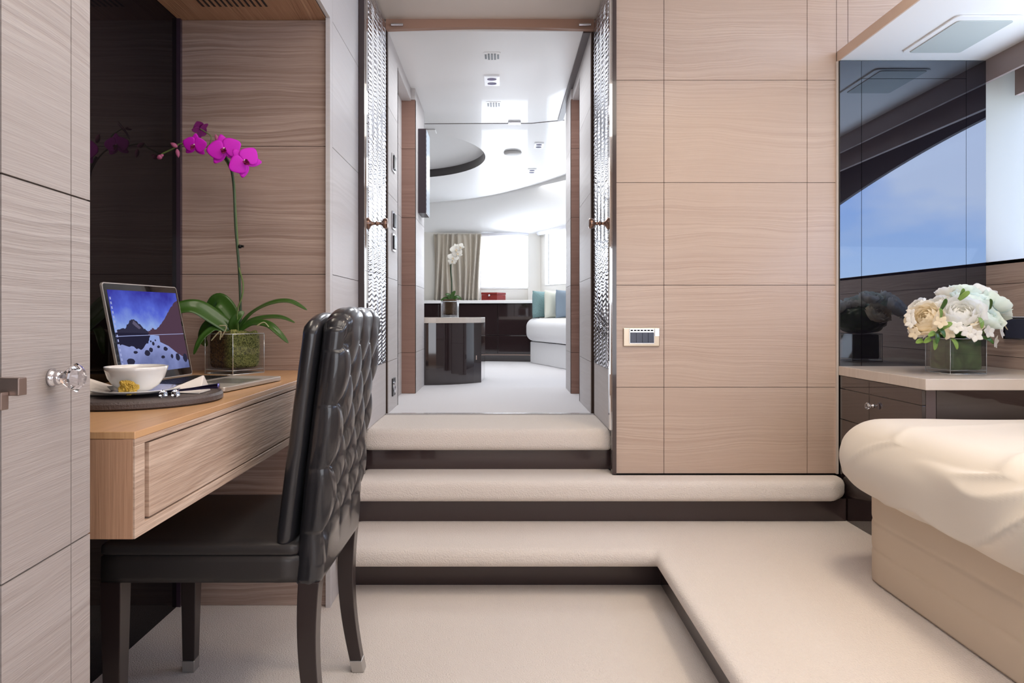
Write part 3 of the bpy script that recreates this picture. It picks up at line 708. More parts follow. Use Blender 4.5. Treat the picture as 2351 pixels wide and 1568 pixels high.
# curved bedside cabinet with potted white orchid
t = thing('bedside_cabinet', (-0.45, 5.0, S3), 'dark lacquered bedside cabinet with curved front and pale top at corridor end', 'cabinet')
arc = []
for k in range(15):
    u = k / 14; x = -0.40 + 0.71 * u; y = 0.02 - 0.27 * math.sin(PI * (0.12 + 0.76 * u)) ** 0.6 + 0.10 * u ** 3
    arc.append((x, y))
arc = [a for a in arc if a[0] > -0.15]
plan = arc + [(0.33, 0.30), (arc[0][0], 0.30)]
mb = MB(); mb.prism(plan, 0, 0.425); mb.build('body', LACQ, t)
mb = MB(); pl2 = [((x - 0.0) * 1.0, y - 0.004) for x, y in plan]; mb.prism(pl2, 0.425, 0.463); mb.build('cabinet_top', W_WORK, t, bevel=0.002)
mb = MB(); mb.box(0.277, 0.283, -0.165, -0.155, 0.17, 0.20); mb.build('handle', METAL, t)
t = thing('wall_panel', (-0.523, 4.40, 1.649), 'slim dark box with blue striped front mounted high on left corridor wall', 'wall panel')
mb = MB(); mb.box(0, 0.051, 0, 0.21, 0, 0.533); mb.build('casing', plain('aubergine_casing', srgb(62, 52, 58), 0.3), t, bevel=0.002)
def stripes():
    m, t_, b = newmat('striped_front'); tcn = t_.nodes.new('ShaderNodeTexCoord'); wv = t_.nodes.new('ShaderNodeTexWave'); wv.bands_direction = 'DIAGONAL'; wv.inputs['Scale'].default_value = 22
    t_.links.new(tcn.outputs['Object'], wv.inputs['Vector']); r_ = t_.nodes.new('ShaderNodeValToRGB'); r_.color_ramp.elements[0].color = srgb(120, 130, 160); r_.color_ramp.elements[1].color = srgb(205, 222, 228)
    t_.links.new(wv.outputs['Fac'], r_.inputs[0]); t_.links.new(r_.outputs[0], b.inputs['Base Color']); b.inputs['Roughness'].default_value = 0.3; return m
mb = MB(); mb.box(0.051, 0.053, 0.006, 0.204, 0.006, 0.527); mb.build('front', stripes(), t)

# fittings on the far ceiling
for px, py, w_, l, lab in ((1237, 333, 0.075, 0.13, 'square spotlight in far cabin ceiling to the right of the round recess'), (1221, 392, 0.08, 0.15, 'square spotlight in far cabin ceiling nearest the far windows')):
    Y = 5.6
    for _ in range(12): Y = (zceil(Y) - EYE) * F / (CY - py)
    spot((px - CX) * Y / F, Y, zceil(Y) - 0.001, w_, l, lab, -0.052)
Y = 5.6
for _ in range(12): Y = (zceil(Y) - EYE) * F / (CY - 350)
mb = MB(); mb.lathe([(0.075, 0.0), (0.072, -0.012), (0.045, -0.02), (0.01, -0.022)], (0, 0, 0), 28)
o = mb.build('smoke_detector', plain('detector_plastic', srgb(215, 214, 212), 0.5), smooth=True); o.location = ((1177 - CX) * Y / F, Y, zceil(Y)); tag(o, 'round white smoke detector in far cabin ceiling', 'smoke detector')
mb = MB(); mb.box(-0.045, 0.045, -0.03, 0.02, -0.012, 0); o = mb.build('door_catch', METAL, bevel=0.002); o.location = ((1181 - CX) * 5.0 / F, 5.0, 2.388); tag(o, 'small chrome catch at the joint of corridor and cabin ceilings', 'door catch')
mb = MB(); mb.box(-0.04, 0.04, -0.05, 0.05, -0.006, 0); o = mb.build('ceiling_spotlight', WHITE, bevel=0.002); o.location = ((988 - CX) * 5.18 / F, 5.2, zceil(5.2)); tag(o, 'small square spotlight beside television at the edge of the round recess', 'spotlight', 'square ceiling spotlights')

# ================================================================== FLOWERS
def petal(mb, c, out, nrm, ln, wd, cup=0.2, mi=0, n=7, tip=0.6, curl=0.0, ruffle=0.0, ph=0):
    """petal growing from c along out, facing nrm"""
    c, out, nrm = Vector(c), Vector(out).normalized(), Vector(nrm).normalized()
    side = out.cross(nrm).normalized()
    def f(u, v):
        s_ = 2 * u - 1
        wv = wd / 2 * (math.sin(PI * (v ** tip) * 0.97 + 0.03)) ** 0.7 if v > 0 else wd * 0.03
        bend = cup * ln * (v * v) * 0.6 + curl * ln * v ** 3
        rz_ = ruffle * ln * math.sin(s_ * 7 + ph) * v
        return c + out * (ln * v) + side * (wv * s_) + nrm * (bend + cup * wd * s_ * s_ * 0.35 + rz_)
    mb.grid(f, n, n, mi)
def leafstrip(mb, pts, wd, fold=0.2, mi=0, n=20, up=Vector((0, 0, 1)), prof=None, nw=4):
    pts = [Vector(p) for p in pts]
    def cr(t_):
        m = len(pts) - 1; x = min(t_ * m, m - 1e-6); i = int(x); f = x - i
        p0, p1, p2, p3 = pts[max(i - 1, 0)], pts[i], pts[i + 1], pts[min(i + 2, m)]
        return 0.5 * ((2 * p1) + (-p0 + p2) * f + (2 * p0 - 5 * p1 + 4 * p2 - p3) * f * f + (-p0 + 3 * p1 - 3 * p2 + p3) * f ** 3)
    def g(u, v):
        p = cr(v); d_ = (cr(min(v + 0.02, 1)) - cr(max(v - 0.02, 0))).normalized()
        side = d_.cross(up)
        if side.length < 1e-4: side = Vector((1, 0, 0))
        side.normalize(); nn = side.cross(d_)
        ww = wd * (prof(v) if prof else max(0.05, math.sin(PI * min(1, 0.12 + 0.88 * v)) ** 0.6))
        s_ = 2 * u - 1
        return p + side * (ww / 2 * s_) + nn * (abs(s_) * ww * fold)
    mb.grid(g, nw, n, mi)
def catmull(pts, k=6):
    pts = [Vector(p) for p in pts]; out = []
    for i in range(len(pts) - 1):
        p0, p1, p2, p3 = pts[max(i - 1, 0)], pts[i], pts[i + 1], pts[min(i + 2, len(pts) - 1)]
        for j in range(k):
            f = j / k; out.append(0.5 * ((2 * p1) + (-p0 + p2) * f + (2 * p0 - 5 * p1 + 4 * p2 - p3) * f * f + (-p0 + 3 * p1 - 3 * p2 + p3) * f ** 3))
    out.append(pts[-1]); return out

# ------------------------------------------------------------------ desk
DT = 0.812; DX0, DX1, DY0, DY1 = -1.110, -0.593, 1.129, 2.404
t = thing('desk', (-0.85, 1.77, 0), 'wall-mounted oak writing desk with one wide drawer in the niche', 'desk')
def dbox(mb, x0, x1, y0, y1, z0, z1, mi=0): mb.box(x0 + 0.85, x1 + 0.85, y0 - 1.77, y1 - 1.77, z0, z1, mi)
mb = MB(); dbox(mb, DX0, DX1 - 0.0, DY0, DY1, 0.800, DT); mb.build('desk_top', W_TOP, t, bevel=0.0012)
mb = MB()
dbox(mb, DX1 - 0.02, DX1, DY0 + 0.0005, DY1, 0.789, 0.800); dbox(mb, DX1 - 0.02, DX1, DY0 + 0.0005, DY1, 0.638, 0.657); dbox(mb, DX1 - 0.02, DX1, DY0 + 0.0005, 1.161, 0.657, 0.789); dbox(mb, DX1 - 0.02, DX1, 2.385, DY1, 0.657, 0.789)
mb.build('front_frame', W_EDGE, t, bevel=0.001)
mb = MB(); dbox(mb, DX0, DX1 - 0.0035, DY0, DY0 + 0.018, 0.638, 0.7995); mb.build('end_panel', W_END, t)
mb = MB(); dbox(mb, DX0, DX1 - 0.02, DY0 + 0.018, DY1, 0.638, 0.650); dbox(mb, DX0, DX1 - 0.045, DY0 + 0.018, DY1, 0.650, 0.799); mb.build('carcass', W_END, t)
mb = MB(); dbox(mb, DX1 - 0.022, DX1 - 0.001, 1.178, 2.383, 0.660, 0.786); mb.build('drawer', W_EDGE, t, bevel=0.001)
mb = MB(); dbox(mb, DX1 - 0.03, DX1 - 0.020, 1.161, 1.178, 0.66, 0.786); mb.build('finger_groove', W_END, t)

# ------------------------------------------------------------------ wardrobe at the left edge of the picture
WA = math.atan(0.0675)
t = thing('wardrobe', (-0.602, 1.02, 0), 'pale brushed oak wardrobe at the left edge with a crystal door knob', 'wardrobe', rz=WA)
# local: +x faces the room, -y runs towards the camera
zs = [0.0, 0.682, 1.168, 1.65, 2.14, 2.48]
mb = MB(); mb.box(-0.48, -0.006, -0.197, -0.0, 0.0, 2.48); mb.build('carcass', SEAM, t)
mb = MB()
for a, b in zip(zs[:-1], zs[1:]): mb.box(-0.02, 0, -0.0485, 0.001, a + 0.0012, b - 0.0012)
mb.build('side_stile', W_SIDE, t)
mb = MB()
for a, b in zip(zs[:-1], zs[1:]): mb.box(-0.02, 0, -0.199, -0.0505, a + 0.0012, b - 0.0012)
dd = mb.build('door', W_SIDE, t)
mb = MB(); mb.lathe([(0.012, 0.0), (0.0125, 0.003), (0.010, 0.006), (0.0085, 0.008), (0.010, 0.010), (0.0085, 0.013), (0.006, 0.015)], (0, -0.098, 0.918), 24, axis='x'); mb.build('knob_base', METAL, dd, smooth=True)
mb = MB(); mb.lathe([(0.007, 0.014), (0.0185, 0.030), (0.0195, 0.033), (0.012, 0.040), (0.002, 0.042)], (0, -0.098, 0.918), 8, axis='x'); mb.build('crystal_knob', CRYSTAL, dd)
# neighbouring glossy black door beside the wardrobe, with a lever handle
t = thing('cabinet_door', (-0.588, 0.80, 0), 'black door edge at the far left of the picture with a square lever handle', 'door')
mb = MB(); mb.box(-0.03, 0.0, -0.30, 0.01, 0.0, 2.48); mb.build('door_panel', BLACK, t)
mb = MB(); mb.box(0.0, 0.047, -0.018, -0.004, 0.910, 0.930); mb.build('lever', PEWTER, t, bevel=0.001)
mb = MB(); mb.box(0.0, 0.036, -0.03, -0.018, 0.895, 0.915); mb.build('latch', PEWTER, t, bevel=0.001)

# ------------------------------------------------------------------ chair
CHX, CHY = -0.66, 1.775
t = thing('dining_chair', (CHX, CHY, 0), 'black leather chair with buttoned tall back, pulled up to the desk', 'chair')
def c_(p): return Vector((p[0] - CHX, p[1] - CHY, p[2]))
LX = [(0.30, -0.416), (0.385, -0.410), (0.525, -0.396), (0.66, -0.383), (0.80, -0.366), (0.944, -0.347), (1.05, -0.336)]
def lean(z):
    for (a, xa), (b, xb) in zip(LX[:-1], LX[1:]):
        if z <= b: return xa + (xb - xa) * (z - a) / (b - a)
    return LX[-1][1]
YN, YF = 1.553, 1.995
dy_, dz_ = 0.0632, 0.0715
y0c, z0c = 1.595, 0.944           # first button column and top button row
def tuft(y, z):
    yy = min(max(y, y0c), y0c + 6 * dy_); zz_ = min(max(z, z0c - 6 * dz_), z0c)
    a = ((yy - y0c) / dy_ + (z0c - zz_) / dz_) / 2; b = ((yy - y0c) / dy_ - (z0c - zz_) / dz_) / 2
    s_ = abs(math.sin(PI * a) * math.sin(PI * b))
    beyond = max(abs(y - yy), abs(z - zz_)); k = min(1, beyond / 0.030)
    h = s_ ** (0.42 - 0.32 * k) * (1 - 0.25 * k)
    ra, rb = a - round(a), b - round(b); dist = math.hypot(ra, rb)
    h -= 0.8 * math.exp(-(dist / 0.09) ** 2) * (1 - k)
    return h
def tf(pos, nn, p):
    outer = max(0, nn.x); sidey = abs(nn.y); topz = max(0, nn.z)
    wgt = min(1, outer + 0.45 * sidey + 0.6 * topz)
    fade = min(1, max(0, (p.z - 0.44) / 0.06))
    front = max(0, min(1, (p.x + 0.058) / 0.015)) if topz < 0.5 else 1
    h = tuft(p.y, p.z) * 0.014 * wgt * fade * front + 0.009 * wgt * (1 - fade)
    pos = pos + nn * (h - 0.004)
    topround = max(0, (abs(p.y - 1.774) - 0.10) / 0.12)
    pos.z -= 0.032 * topround ** 2.2 * max(0, (p.z - 0.8) / 0.22)
    x = pos.x + lean(pos.z)
    return c_((x, pos.y, pos.z))
mb = MB(); mb.rbox((-0.062, 0.0, YN, YF, 0.385, 1.018), (0.028, 0.030, 0.028), (14, 124, 180), tf)
bk = mb.build('backrest', LEATHER, t, smooth=True)
for i in range(7):
    for j in range(7):
        if (i + j) % 2: continue
        y, z = y0c + i * dy_, z0c - j * dz_
        if i in (0, 6): pass
        mb = MB(); x = lean(z) - 0.0135
        yy = y + (0.006 if i == 0 else -0.006 if i == 6 else 0)
        mb.lathe([(0.0055, 0), (0.0052, 0.003), (0.003, 0.005)], c_((x, yy, z)), 10, axis='x'); mb.build('button', LEATHER, bk, smooth=True)
def ff(pos, nn, p):
    topround = max(0, (abs(p.y - 1.774) - 0.10) / 0.12)
    pos = pos.copy(); pos.z -= 0.030 * topround ** 2.2 * max(0, (p.z - 0.8) / 0.22)
    return c_((pos.x + lean(pos.z) - 0.002 - 0.006 * max(0, (0.7 - pos.z)) / 0.2, pos.y, pos.z))
mb = MB(); mb.rbox((-0.100, -0.060, YN + 0.002, YF - 0.002, 0.478, 1.008), (0.019, 0.019, 0.025), (8, 24, 40), ff); mb.build('back_cushion', LEATHER, t, smooth=True)
def sf(pos, nn, p):
    pos = pos.copy()
    if nn.z > 0.3: pos.z += 0.008 * math.sin(PI * (p.x + 0.9) / 0.45) * math.sin(PI * (p.y - 1.55) / 0.45)
    return c_(pos)
mb = MB(); mb.rbox((-0.897, -0.452, YN, YF, 0.462, 0.492), 0.012, (24, 24, 6), sf); mb.build('seat', LEATHER_S, t, smooth=True)
mb = MB(); mb.rbox((-0.896, -0.450, YN + 0.003, YF - 0.003, 0.402, 0.464), 0.005, (10, 10, 4), lambda p, n_, o_: c_(p)); mb.build('seat_rail', LEATHER_S, t, smooth=True)
def leg(xa, xb, y, z1, kind, label=None):
    mb = MB(); n = 12; vs = []; h = 0.023
    zc0 = 0.034
    def ring(z, x, w_): return [c_((x - w_, y - w_, z)), c_((x + w_, y - w_, z)), c_((x + w_, y + w_, z)), c_((x - w_, y + w_, z))]
    def st(u):
        z = z1 + (0 - z1) * u
        if kind == 'rear': x = xa + (xb - xa) * u ** 1.6 - 0.0 + (-0.012 * math.sin(PI * u))
        else: x = xa + (xb - xa) * u
        return z, x, 0.0235 - 0.0075 * u
    ucap = 1 - zc0 / z1
    rings = [st(ucap * k / n) for k in range(n + 1)]
    for z, x, w_ in rings: vs += ring(z, x, w_)
    fs = [(3, 2, 1, 0), tuple(4 * n + k for k in range(4))]
    for i in range(n):
        for k in range(4): fs.append((4 * i + k, 4 * i + (k + 1) % 4, 4 * (i + 1) + (k + 1) % 4, 4 * (i + 1) + k))
    mb.add(vs, fs); o = mb.build('leg', LEGW, t, bevel=0.002)
    mb = MB(); z, x, w_ = st(ucap); z2, x2, w2 = st(1.0)
    vs = ring(z, x, w_ + 0.001) + ring(0.0005, x2, w2 + 0.001)
    mb.add(vs, [(3, 2, 1, 0), (4, 5, 6, 7)] + [(k, (k + 1) % 4, 4 + (k + 1) % 4, 4 + k) for k in range(4)]); mb.build('metal_foot', plain('brushed_leg_cap', srgb(190, 188, 186), 0.3, 0.9), o, bevel=0.002)
leg(-0.873, -0.873, 1.579, 0.404, 'front'); leg(-0.873, -0.876, 1.968, 0.404, 'front')
leg(-0.430, -0.400, 1.579, 0.404, 'rear'); leg(-0.430, -0.400, 1.968, 0.404, 'rear')

# ------------------------------------------------------------------ laptop
ang = math.atan2(-0.12, 0.993)        # local +x runs from hinge to front edge, +y along the hinge away from the camera
t = thing('laptop', (-0.925, 1.89, DT), 'open silver laptop on the desk showing a mountain lake picture', 'laptop', rz=ang)
mb = MB(); mb.prism(rrect(0, 0.275, -0.16, 0.16, 0.012), 0.002, 0.014); lb = mb.build('base', ALU, t, bevel=0.002)
mb = MB(); mb.box(0.018, 0.125, -0.140, 0.140, 0.0139, 0.0146); mb.build('keyboard_well', BLACK, lb)
mb = MB()
for r_ in range(6):
    for k in range(14): 
        x = 0.020 + r_ * 0.0172; y = -0.137 + k * 0.0197; mb.box(x, x + 0.0145, y, y + 0.0165, 0.0146, 0.0158)
mb.build('keys', BLACK, lb)
mb = MB(); mb.box(0.150, 0.262, -0.065, 0.065, 0.0139, 0.0144); mb.build('touchpad', plain('touchpad_grey', srgb(160, 156, 152), 0.25, 0.6), lb)
ta = math.atan2(0.053, 0.257)
def lidp(u, v, off=0): # u along hinge from near(-) to far, v up the lid, off = towards the viewer side
    return Vector((-math.sin(ta) * v + math.cos(ta) * off, u, 0.016 + math.cos(ta) * v + math.sin(ta) * off))
def lidslab(mb, u0, u1, v0, v1, o0, o1, r=0.0, mi=0):
    pts = rrect(u0, u1, v0, v1, r, 5) if r else [(u0, v0), (u1, v0), (u1, v1), (u0, v1)]
    n = len(pts)
    vs = [lidp(a, b, o0) for a, b in pts] + [lidp(a, b, o1) for a, b in pts]
    mb.add(vs, [tuple(reversed(range(n))), tuple(range(n, 2 * n))] + [(i, (i + 1) % n, n + (i + 1) % n, n + i) for i in range(n)], mi)
mb = MB(); lidslab(mb, -0.16, 0.16, 0.0, 0.262, -0.006, 0.0, 0.009); lidO = mb.build('screen_lid', ALU, t)
mb = MB(); lidslab(mb, -0.157, 0.157, 0.003, 0.259, 0.0, 0.0008, 0.007); mb.build('bezel', plain('black_glass_bezel', srgb(12, 12, 14), 0.05, coat=1), lidO)
# the wallpaper: gradient sky, mountains and a lake with rocks
def screen_sky():
    m = bpy.data.materials.new('screen_sky'); m.use_nodes = True; t_ = m.node_tree; t_.nodes.clear()
    tcn = t_.nodes.new('ShaderNodeTexCoord'); s_ = t_.nodes.new('ShaderNodeSeparateXYZ'); t_.links.new(tcn.outputs['Object'], s_.inputs[0])
    mr_ = t_.nodes.new('ShaderNodeMapRange'); mr_.inputs['From Min'].default_value = 0.03; mr_.inputs['From Max'].default_value = 0.26; t_.links.new(s_.outputs['Z'], mr_.inputs['Value'])
    n_ = t_.nodes.new('ShaderNodeTexNoise'); n_.inputs['Scale'].default_value = 18; n_.inputs['Detail'].default_value = 4; t_.links.new(tcn.outputs['Object'], n_.inputs['Vector'])
    ad = math_node(t_, 'ADD', mr_.outputs[0], math_node(t_, 'MULTIPLY', math_node(t_, 'ADD', n_.outputs['Fac'], -0.5), 0.5))
    r_ = t_.nodes.new('ShaderNodeValToRGB'); r_.color_ramp.elements[0].position = 0.0; r_.color_ramp.elements[0].color = srgb(96, 104, 150)
    r_.color_ramp.elements[1].position = 1.0; r_.color_ramp.elements[1].color = srgb(58, 56, 158)
    for p_, c__ in ((0.35, srgb(150, 160, 215)), (0.52, srgb(146, 172, 232)), (0.75, srgb(88, 104, 214))): el = r_.color_ramp.elements.new(p_); el.color = c__
    t_.links.new(ad, r_.inputs[0])
    em = t_.nodes.new('ShaderNodeEmission'); em.inputs['Strength'].default_value = 0.9; t_.links.new(r_.outputs[0], em.inputs[0])
    o_ = t_.nodes.new('ShaderNodeOutputMaterial'); t_.links.new(em.outputs[0], o_.inputs[0]); return m
MS = [screen_sky(), emis('screen_dark_peak', srgb(52, 50, 70), 0.9), emis('screen_brown_slope', srgb(84, 62, 78), 0.9), emis('screen_far_shore', srgb(40, 38, 58), 0.9), emis('screen_rock', srgb(46, 46, 66), 0.9), emis('screen_highlight', srgb(170, 178, 225), 0.9), emis('screen_peak_light', srgb(98, 92, 116), 0.9)]
SU0, SU1, SV0, SV1 = -0.146, 0.150, 0.022, 0.243
def sp(u, v, off): return lidp(SU0 + (SU1 - SU0) * u, SV0 + (SV1 - SV0) * v, off)
mb = MB()
def poly(pts, mi, off): mb.add([sp(u, v, off) for u, v in pts], [tuple(range(len(pts)))], mi)
poly([(0, 0), (1, 0), (1, 1), (0, 1)], 0, 0.0010)
rl = random.Random(3)
def ridge(pts, n=5, j=0.012):
    out = []
    for (a, b), (c, d_) in zip(pts[:-1], pts[1:]):
        for k in range(n):
            f = k / n; out.append((a + (c - a) * f, b + (d_ - b) * f + rl.uniform(-j, j)))
    out.append(pts[-1]); return out
poly([(0.02, 0.46)] + ridge([(0.02, 0.53), (0.14, 0.55), (0.22, 0.63), (0.26, 0.655), (0.32, 0.62), (0.40, 0.54), (0.46, 0.48)]) + [(0.46, 0.46)], 1, 0.0011)
poly([(0.27, 0.64), (0.31, 0.60), (0.36, 0.545), (0.33, 0.53), (0.29, 0.56), (0.25, 0.60)], 6, 0.00115)
poly([(0.44, 0.46)] + ridge([(0.45, 0.49), (0.52, 0.53), (0.60, 0.53), (0.72, 0.64), (0.82, 0.74), (0.90, 0.83), (1.0, 0.90)]) + [(1, 0.25), (0.86, 0.33), (0.70, 0.38), (0.60, 0.44)], 2, 0.0011)
poly([(0.0, 0.455), (0.44, 0.455), (0.46, 0.475), (0.3, 0.487), (0.0, 0.50)], 3, 0.0012)
poly(ridge([(0.0, 0.36), (0.15, 0.335), (0.30, 0.28), (0.42, 0.36), (0.47, 0.45)]) + [(0.0, 0.45)], 3, 0.00115)
poly([(1.0, 0.40), (0.6, 0.44), (0.60, 0.36), (0.72, 0.30), (0.84, 0.20), (1.0, 0.10)], 2, 0.0012)
poly([(0.0, 0.452), (1.0, 0.448), (1.0, 0.455), (0.0, 0.458)], 5, 0.0013)
for (u, v, a, b) in ((0.13, 0.15, 0.055, 0.045), (0.26, 0.04, 0.06, 0.075), (0.38, 0.235, 0.04, 0.04), (0.44, 0.27, 0.03, 0.03), (0.22, 0.255, 0.03, 0.018), (0.49, 0.345, 0.02, 0.024), (0.56, 0.30, 0.024, 0.018), (0.66, 0.27, 0.034, 0.028), (0.60, 0.17, 0.03, 0.02), (0.74, 0.17, 0.02, 0.03), (0.83, 0.15, 0.035, 0.05), (0.95, 0.13, 0.035, 0.06), (0.53, 0.385, 0.012, 0.012), (0.46, 0.375, 0.012, 0.012)):
    pts = [(u + a * math.cos(q) * rl.uniform(0.85, 1.1), v + b * math.sin(q) * rl.uniform(0.85, 1.1)) for q in [2 * PI * k / 12 for k in range(12)]]
    poly(pts, 4, 0.0014)
for k in range(16):
    v = 0.06 + k * 0.055; poly([(0.012, v), (0.028, v), (0.028, v + 0.03), (0.012, v + 0.03)], 5, 0.0014)
mb.build('display', MS, lidO)

# ------------------------------------------------------------------ tray, cup and saucer
TX, TY = -0.80, 1.536
mb = MB(); mb.lathe([(0.168, 0.0), (0.175, 0.004), (0.175, 0.013), (0.171, 0.018), (0.165, 0.0155), (0.02, 0.0155)], (0, 0, 0), 64)
o = mb.build('tray', DARKTRAY, smooth=False); o.location = (TX, TY, DT); tag(o, 'round dark tray on the desk carrying the coffee cup', 'tray')
TT = DT + 0.0158
mb = MB(); mb.lathe([(0.03, 0.0), (0.05, 0.001), (0.088, 0.010), (0.0885, 0.012), (0.05, 0.0045), (0.02, 0.004)], (0, 0, 0), 48)
o = mb.build('saucer', PORC, smooth=True); o.location = (-0.795, 1.52, TT + 0.003); tag(o, 'white porcelain saucer under the coffee cup', 'saucer')
t = thing('coffee_cup', (-0.795, 1.52, TT + 0.0075), 'white porcelain cup of milky coffee on the saucer', 'cup')
mb = MB(); prof = [(0.022, 0.0), (0.026, 0.001), (0.030, 0.003), (0.045, 0.014), (0.056, 0.030), (0.062, 0.048), (0.0635, 0.055), (0.0622, 0.0552), (0.0605, 0.048), (0.054, 0.030), (0.043, 0.015), (0.02, 0.006)]
mb.lathe(prof, (0, 0, 0), 56); mb.build('bowl', PORC, t, smooth=True)
mb = MB(); mb.lathe([(0.0600, 0.0455), (0.0600, 0.0462)], (0, 0, 0), 48); mb.build('coffee', COFFEE, t)
mb = MB(); mb.tube(catmull([(-0.05, 0.035, 0.046), (-0.068, 0.05, 0.047), (-0.072, 0.056, 0.034), (-0.06, 0.047, 0.022), (-0.04, 0.03, 0.018)]), 0.004, 10); mb.build('handle', PORC, t, smooth=True)
# napkins: folded peaked cloths
def napkin(loc, rz, lab, pk, k=1.0):
    mb = MB()
    vs = [(-0.085, -0.05, 0.0), (0.065, -0.06, 0.0), (0.06, 0.05, 0.0), (-0.05, 0.06, 0.0), pk, (-0.02, -0.055, 0.002)]
    vs = [(x * k, y * k, z * (1 if k == 1 else 0.85)) for x, y, z in vs]
    fs = [(0, 5, 4), (5, 1, 4), (1, 2, 4), (2, 3, 4), (3, 0, 4), (0, 3, 2, 1, 5)]
    mb.add(vs, fs); o = mb.build('napkin', NAPKIN, smooth=False, bevel=0.002); o.location = loc; o.rotation_euler = (0, 0, rz); tag(o, lab, 'napkin', 'folded white napkins on the tray'); return o
napkin((-0.705, 1.575, TT), 0.0, 'folded white napkin peaking on the tray, right of the cup', (0.055, 0.0, 0.046), 0.62)
napkin((-0.905, 1.545, TT), 0.3, 'folded white napkin on the tray, left of the cup', (-0.03, 0.02, 0.040))
mb = MB()
def gf(pos, nn, p): return pos + nn * (0.004 * noise.noise(pos * 110) + 0.0025 * noise.noise(pos * 260))
mb.rbox((-0.018, 0.018, -0.010, 0.010, 0.0, 0.028), (0.012, 0.008, 0.011), (16, 10, 14), gf)
o = mb.build('wrapped_chocolate', GOLD, smooth=False); o.location = (-0.781, 1.452, TT + 0.0085); o.rotation_euler = (0, 0.3, 0.1); tag(o, 'gold foil wrapped chocolate leaning against the coffee cup', 'chocolate')
mb = MB(); pp = catmull([(0, 0, 0.004), (0.05, 0.012, 0.006), (0.09, 0.02, 0.009), (0.115, 0.025, 0.010)])
mb.tube(pp, [0.002 + 0.0045 * (i / (len(pp) - 1)) ** 1.5 for i in range(len(pp))], 12)
o = mb.build('teaspoon', plain('steel_blue_reflection', srgb(110, 108, 170), 0.1, 1.0), smooth=True); o.location = (-0.738, 1.525, TT + 0.002); o.rotation_euler = (0, -0.05, -0.10); tag(o, 'polished teaspoon with its handle jutting off the right of the tray', 'teaspoon')  # violet-blue reflection put into the steel colour
for k, (x, y, lab) in enumerate(((-0.690, 1.478, 'clear wrapped sugar crystal on the tray nearest the spoon'), (-0.712, 1.470, 'clear wrapped sugar crystal on the tray nearer the saucer'))):
    mb = MB(); mb.lathe([(0.004, 0), (0.010, 0.004), (0.008, 0.012), (0.001, 0.017)], (0, 0, 0), 6); o = mb.build('sugar_crystal', CRYSTAL); o.location = (x, y, TT); tag(o, lab, 'sugar', 'sugar crystals on the tray')

# ------------------------------------------------------------------ magenta orchid
OX, OY = -0.872, 2.285
t = thing('potted_orchid', (OX, OY, DT), 'magenta orchid in a square glass vase at the back of the desk', 'potted plant')
def o_(p): return Vector(p) - Vector((OX, OY, DT))
def OPx(px, py, Y=OY): return o_(P(px, py, Y))
rot = Matrix.Rotation(math.radians(62), 4, 'Z')
def vase(mb, w_, h, th, bot):
    a, b = w_ / 2, w_ / 2 - th
    vs = [rot @ Vector(p) for p in ((-a, -a, 0), (a, -a, 0), (a, a, 0), (-a, a, 0), (-a, -a, h), (a, -a, h), (a, a, h), (-a, a, h), (-b, -b, bot), (b, -b, bot), (b, b, bot), (-b, b, bot), (-b, -b, h), (b, -b, h), (b, b, h), (-b, b, h))]
    fs = [(3, 2, 1, 0)] + [(k, (k + 1) % 4, 4 + (k + 1) % 4, 4 + k) for k in range(4)] + [(4 + k, 4 + (k + 1) % 4, 12 + (k + 1) % 4, 12 + k) for k in range(4)] + [(12 + k, 12 + (k + 1) % 4, 8 + (k + 1) % 4, 8 + k) for k in range(4)] + [(8, 9, 10, 11)]
    mb.add(vs, fs)
EDGE = smoked('glass_edge', (1, 1, 1, 1), 0.35, srgb(176, 186, 192))
def vase_edges(w_, h, r, parent):
    mb = MB(); a = w_ / 2; cs = [rot @ Vector(p) for p in ((-a, -a, 0), (a, -a, 0), (a, a, 0), (-a, a, 0))]
    for k in range(4):
        p, q = cs[k], cs[(k + 1) % 4]; up = Vector((0, 0, h))
        mb.tube([p, p + up], r, 6); mb.tube([p + up, q + up], r, 6); mb.tube([p + Vector((0, 0, r)), q + Vector((0, 0, r))], r * 1.3, 6); mb.tube([p + Vector((0, 0, 0.014)), q + Vector((0, 0, 0.014))], r * 0.6, 6)
    mb.build('rim', EDGE, parent, smooth=True)
vase_edges(0.128, 0.130, 0.0012, t)
mb = MB(); vase(mb, 0.128, 0.130, 0.005, 0.016); mb.build('glass_vase', GLASS, t, bevel=0.001)
mb = MB()
def mf(pos, nn, p):
    q = pos + nn * (0.002 * noise.noise(pos * 60) + 0.002 * noise.noise(pos * 200))
    if nn.z > 0.5: q.z += 0.010 * noise.noise(pos * 40) + 0.008
    return rot @ q
mb.rbox((-0.0575, 0.0575, -0.0575, 0.0575, 0.020, 0.130), (0.014, 0.014, 0.022), (28, 28, 28), mf); mo = mb.build('moss', MOSS, t, smooth=True)
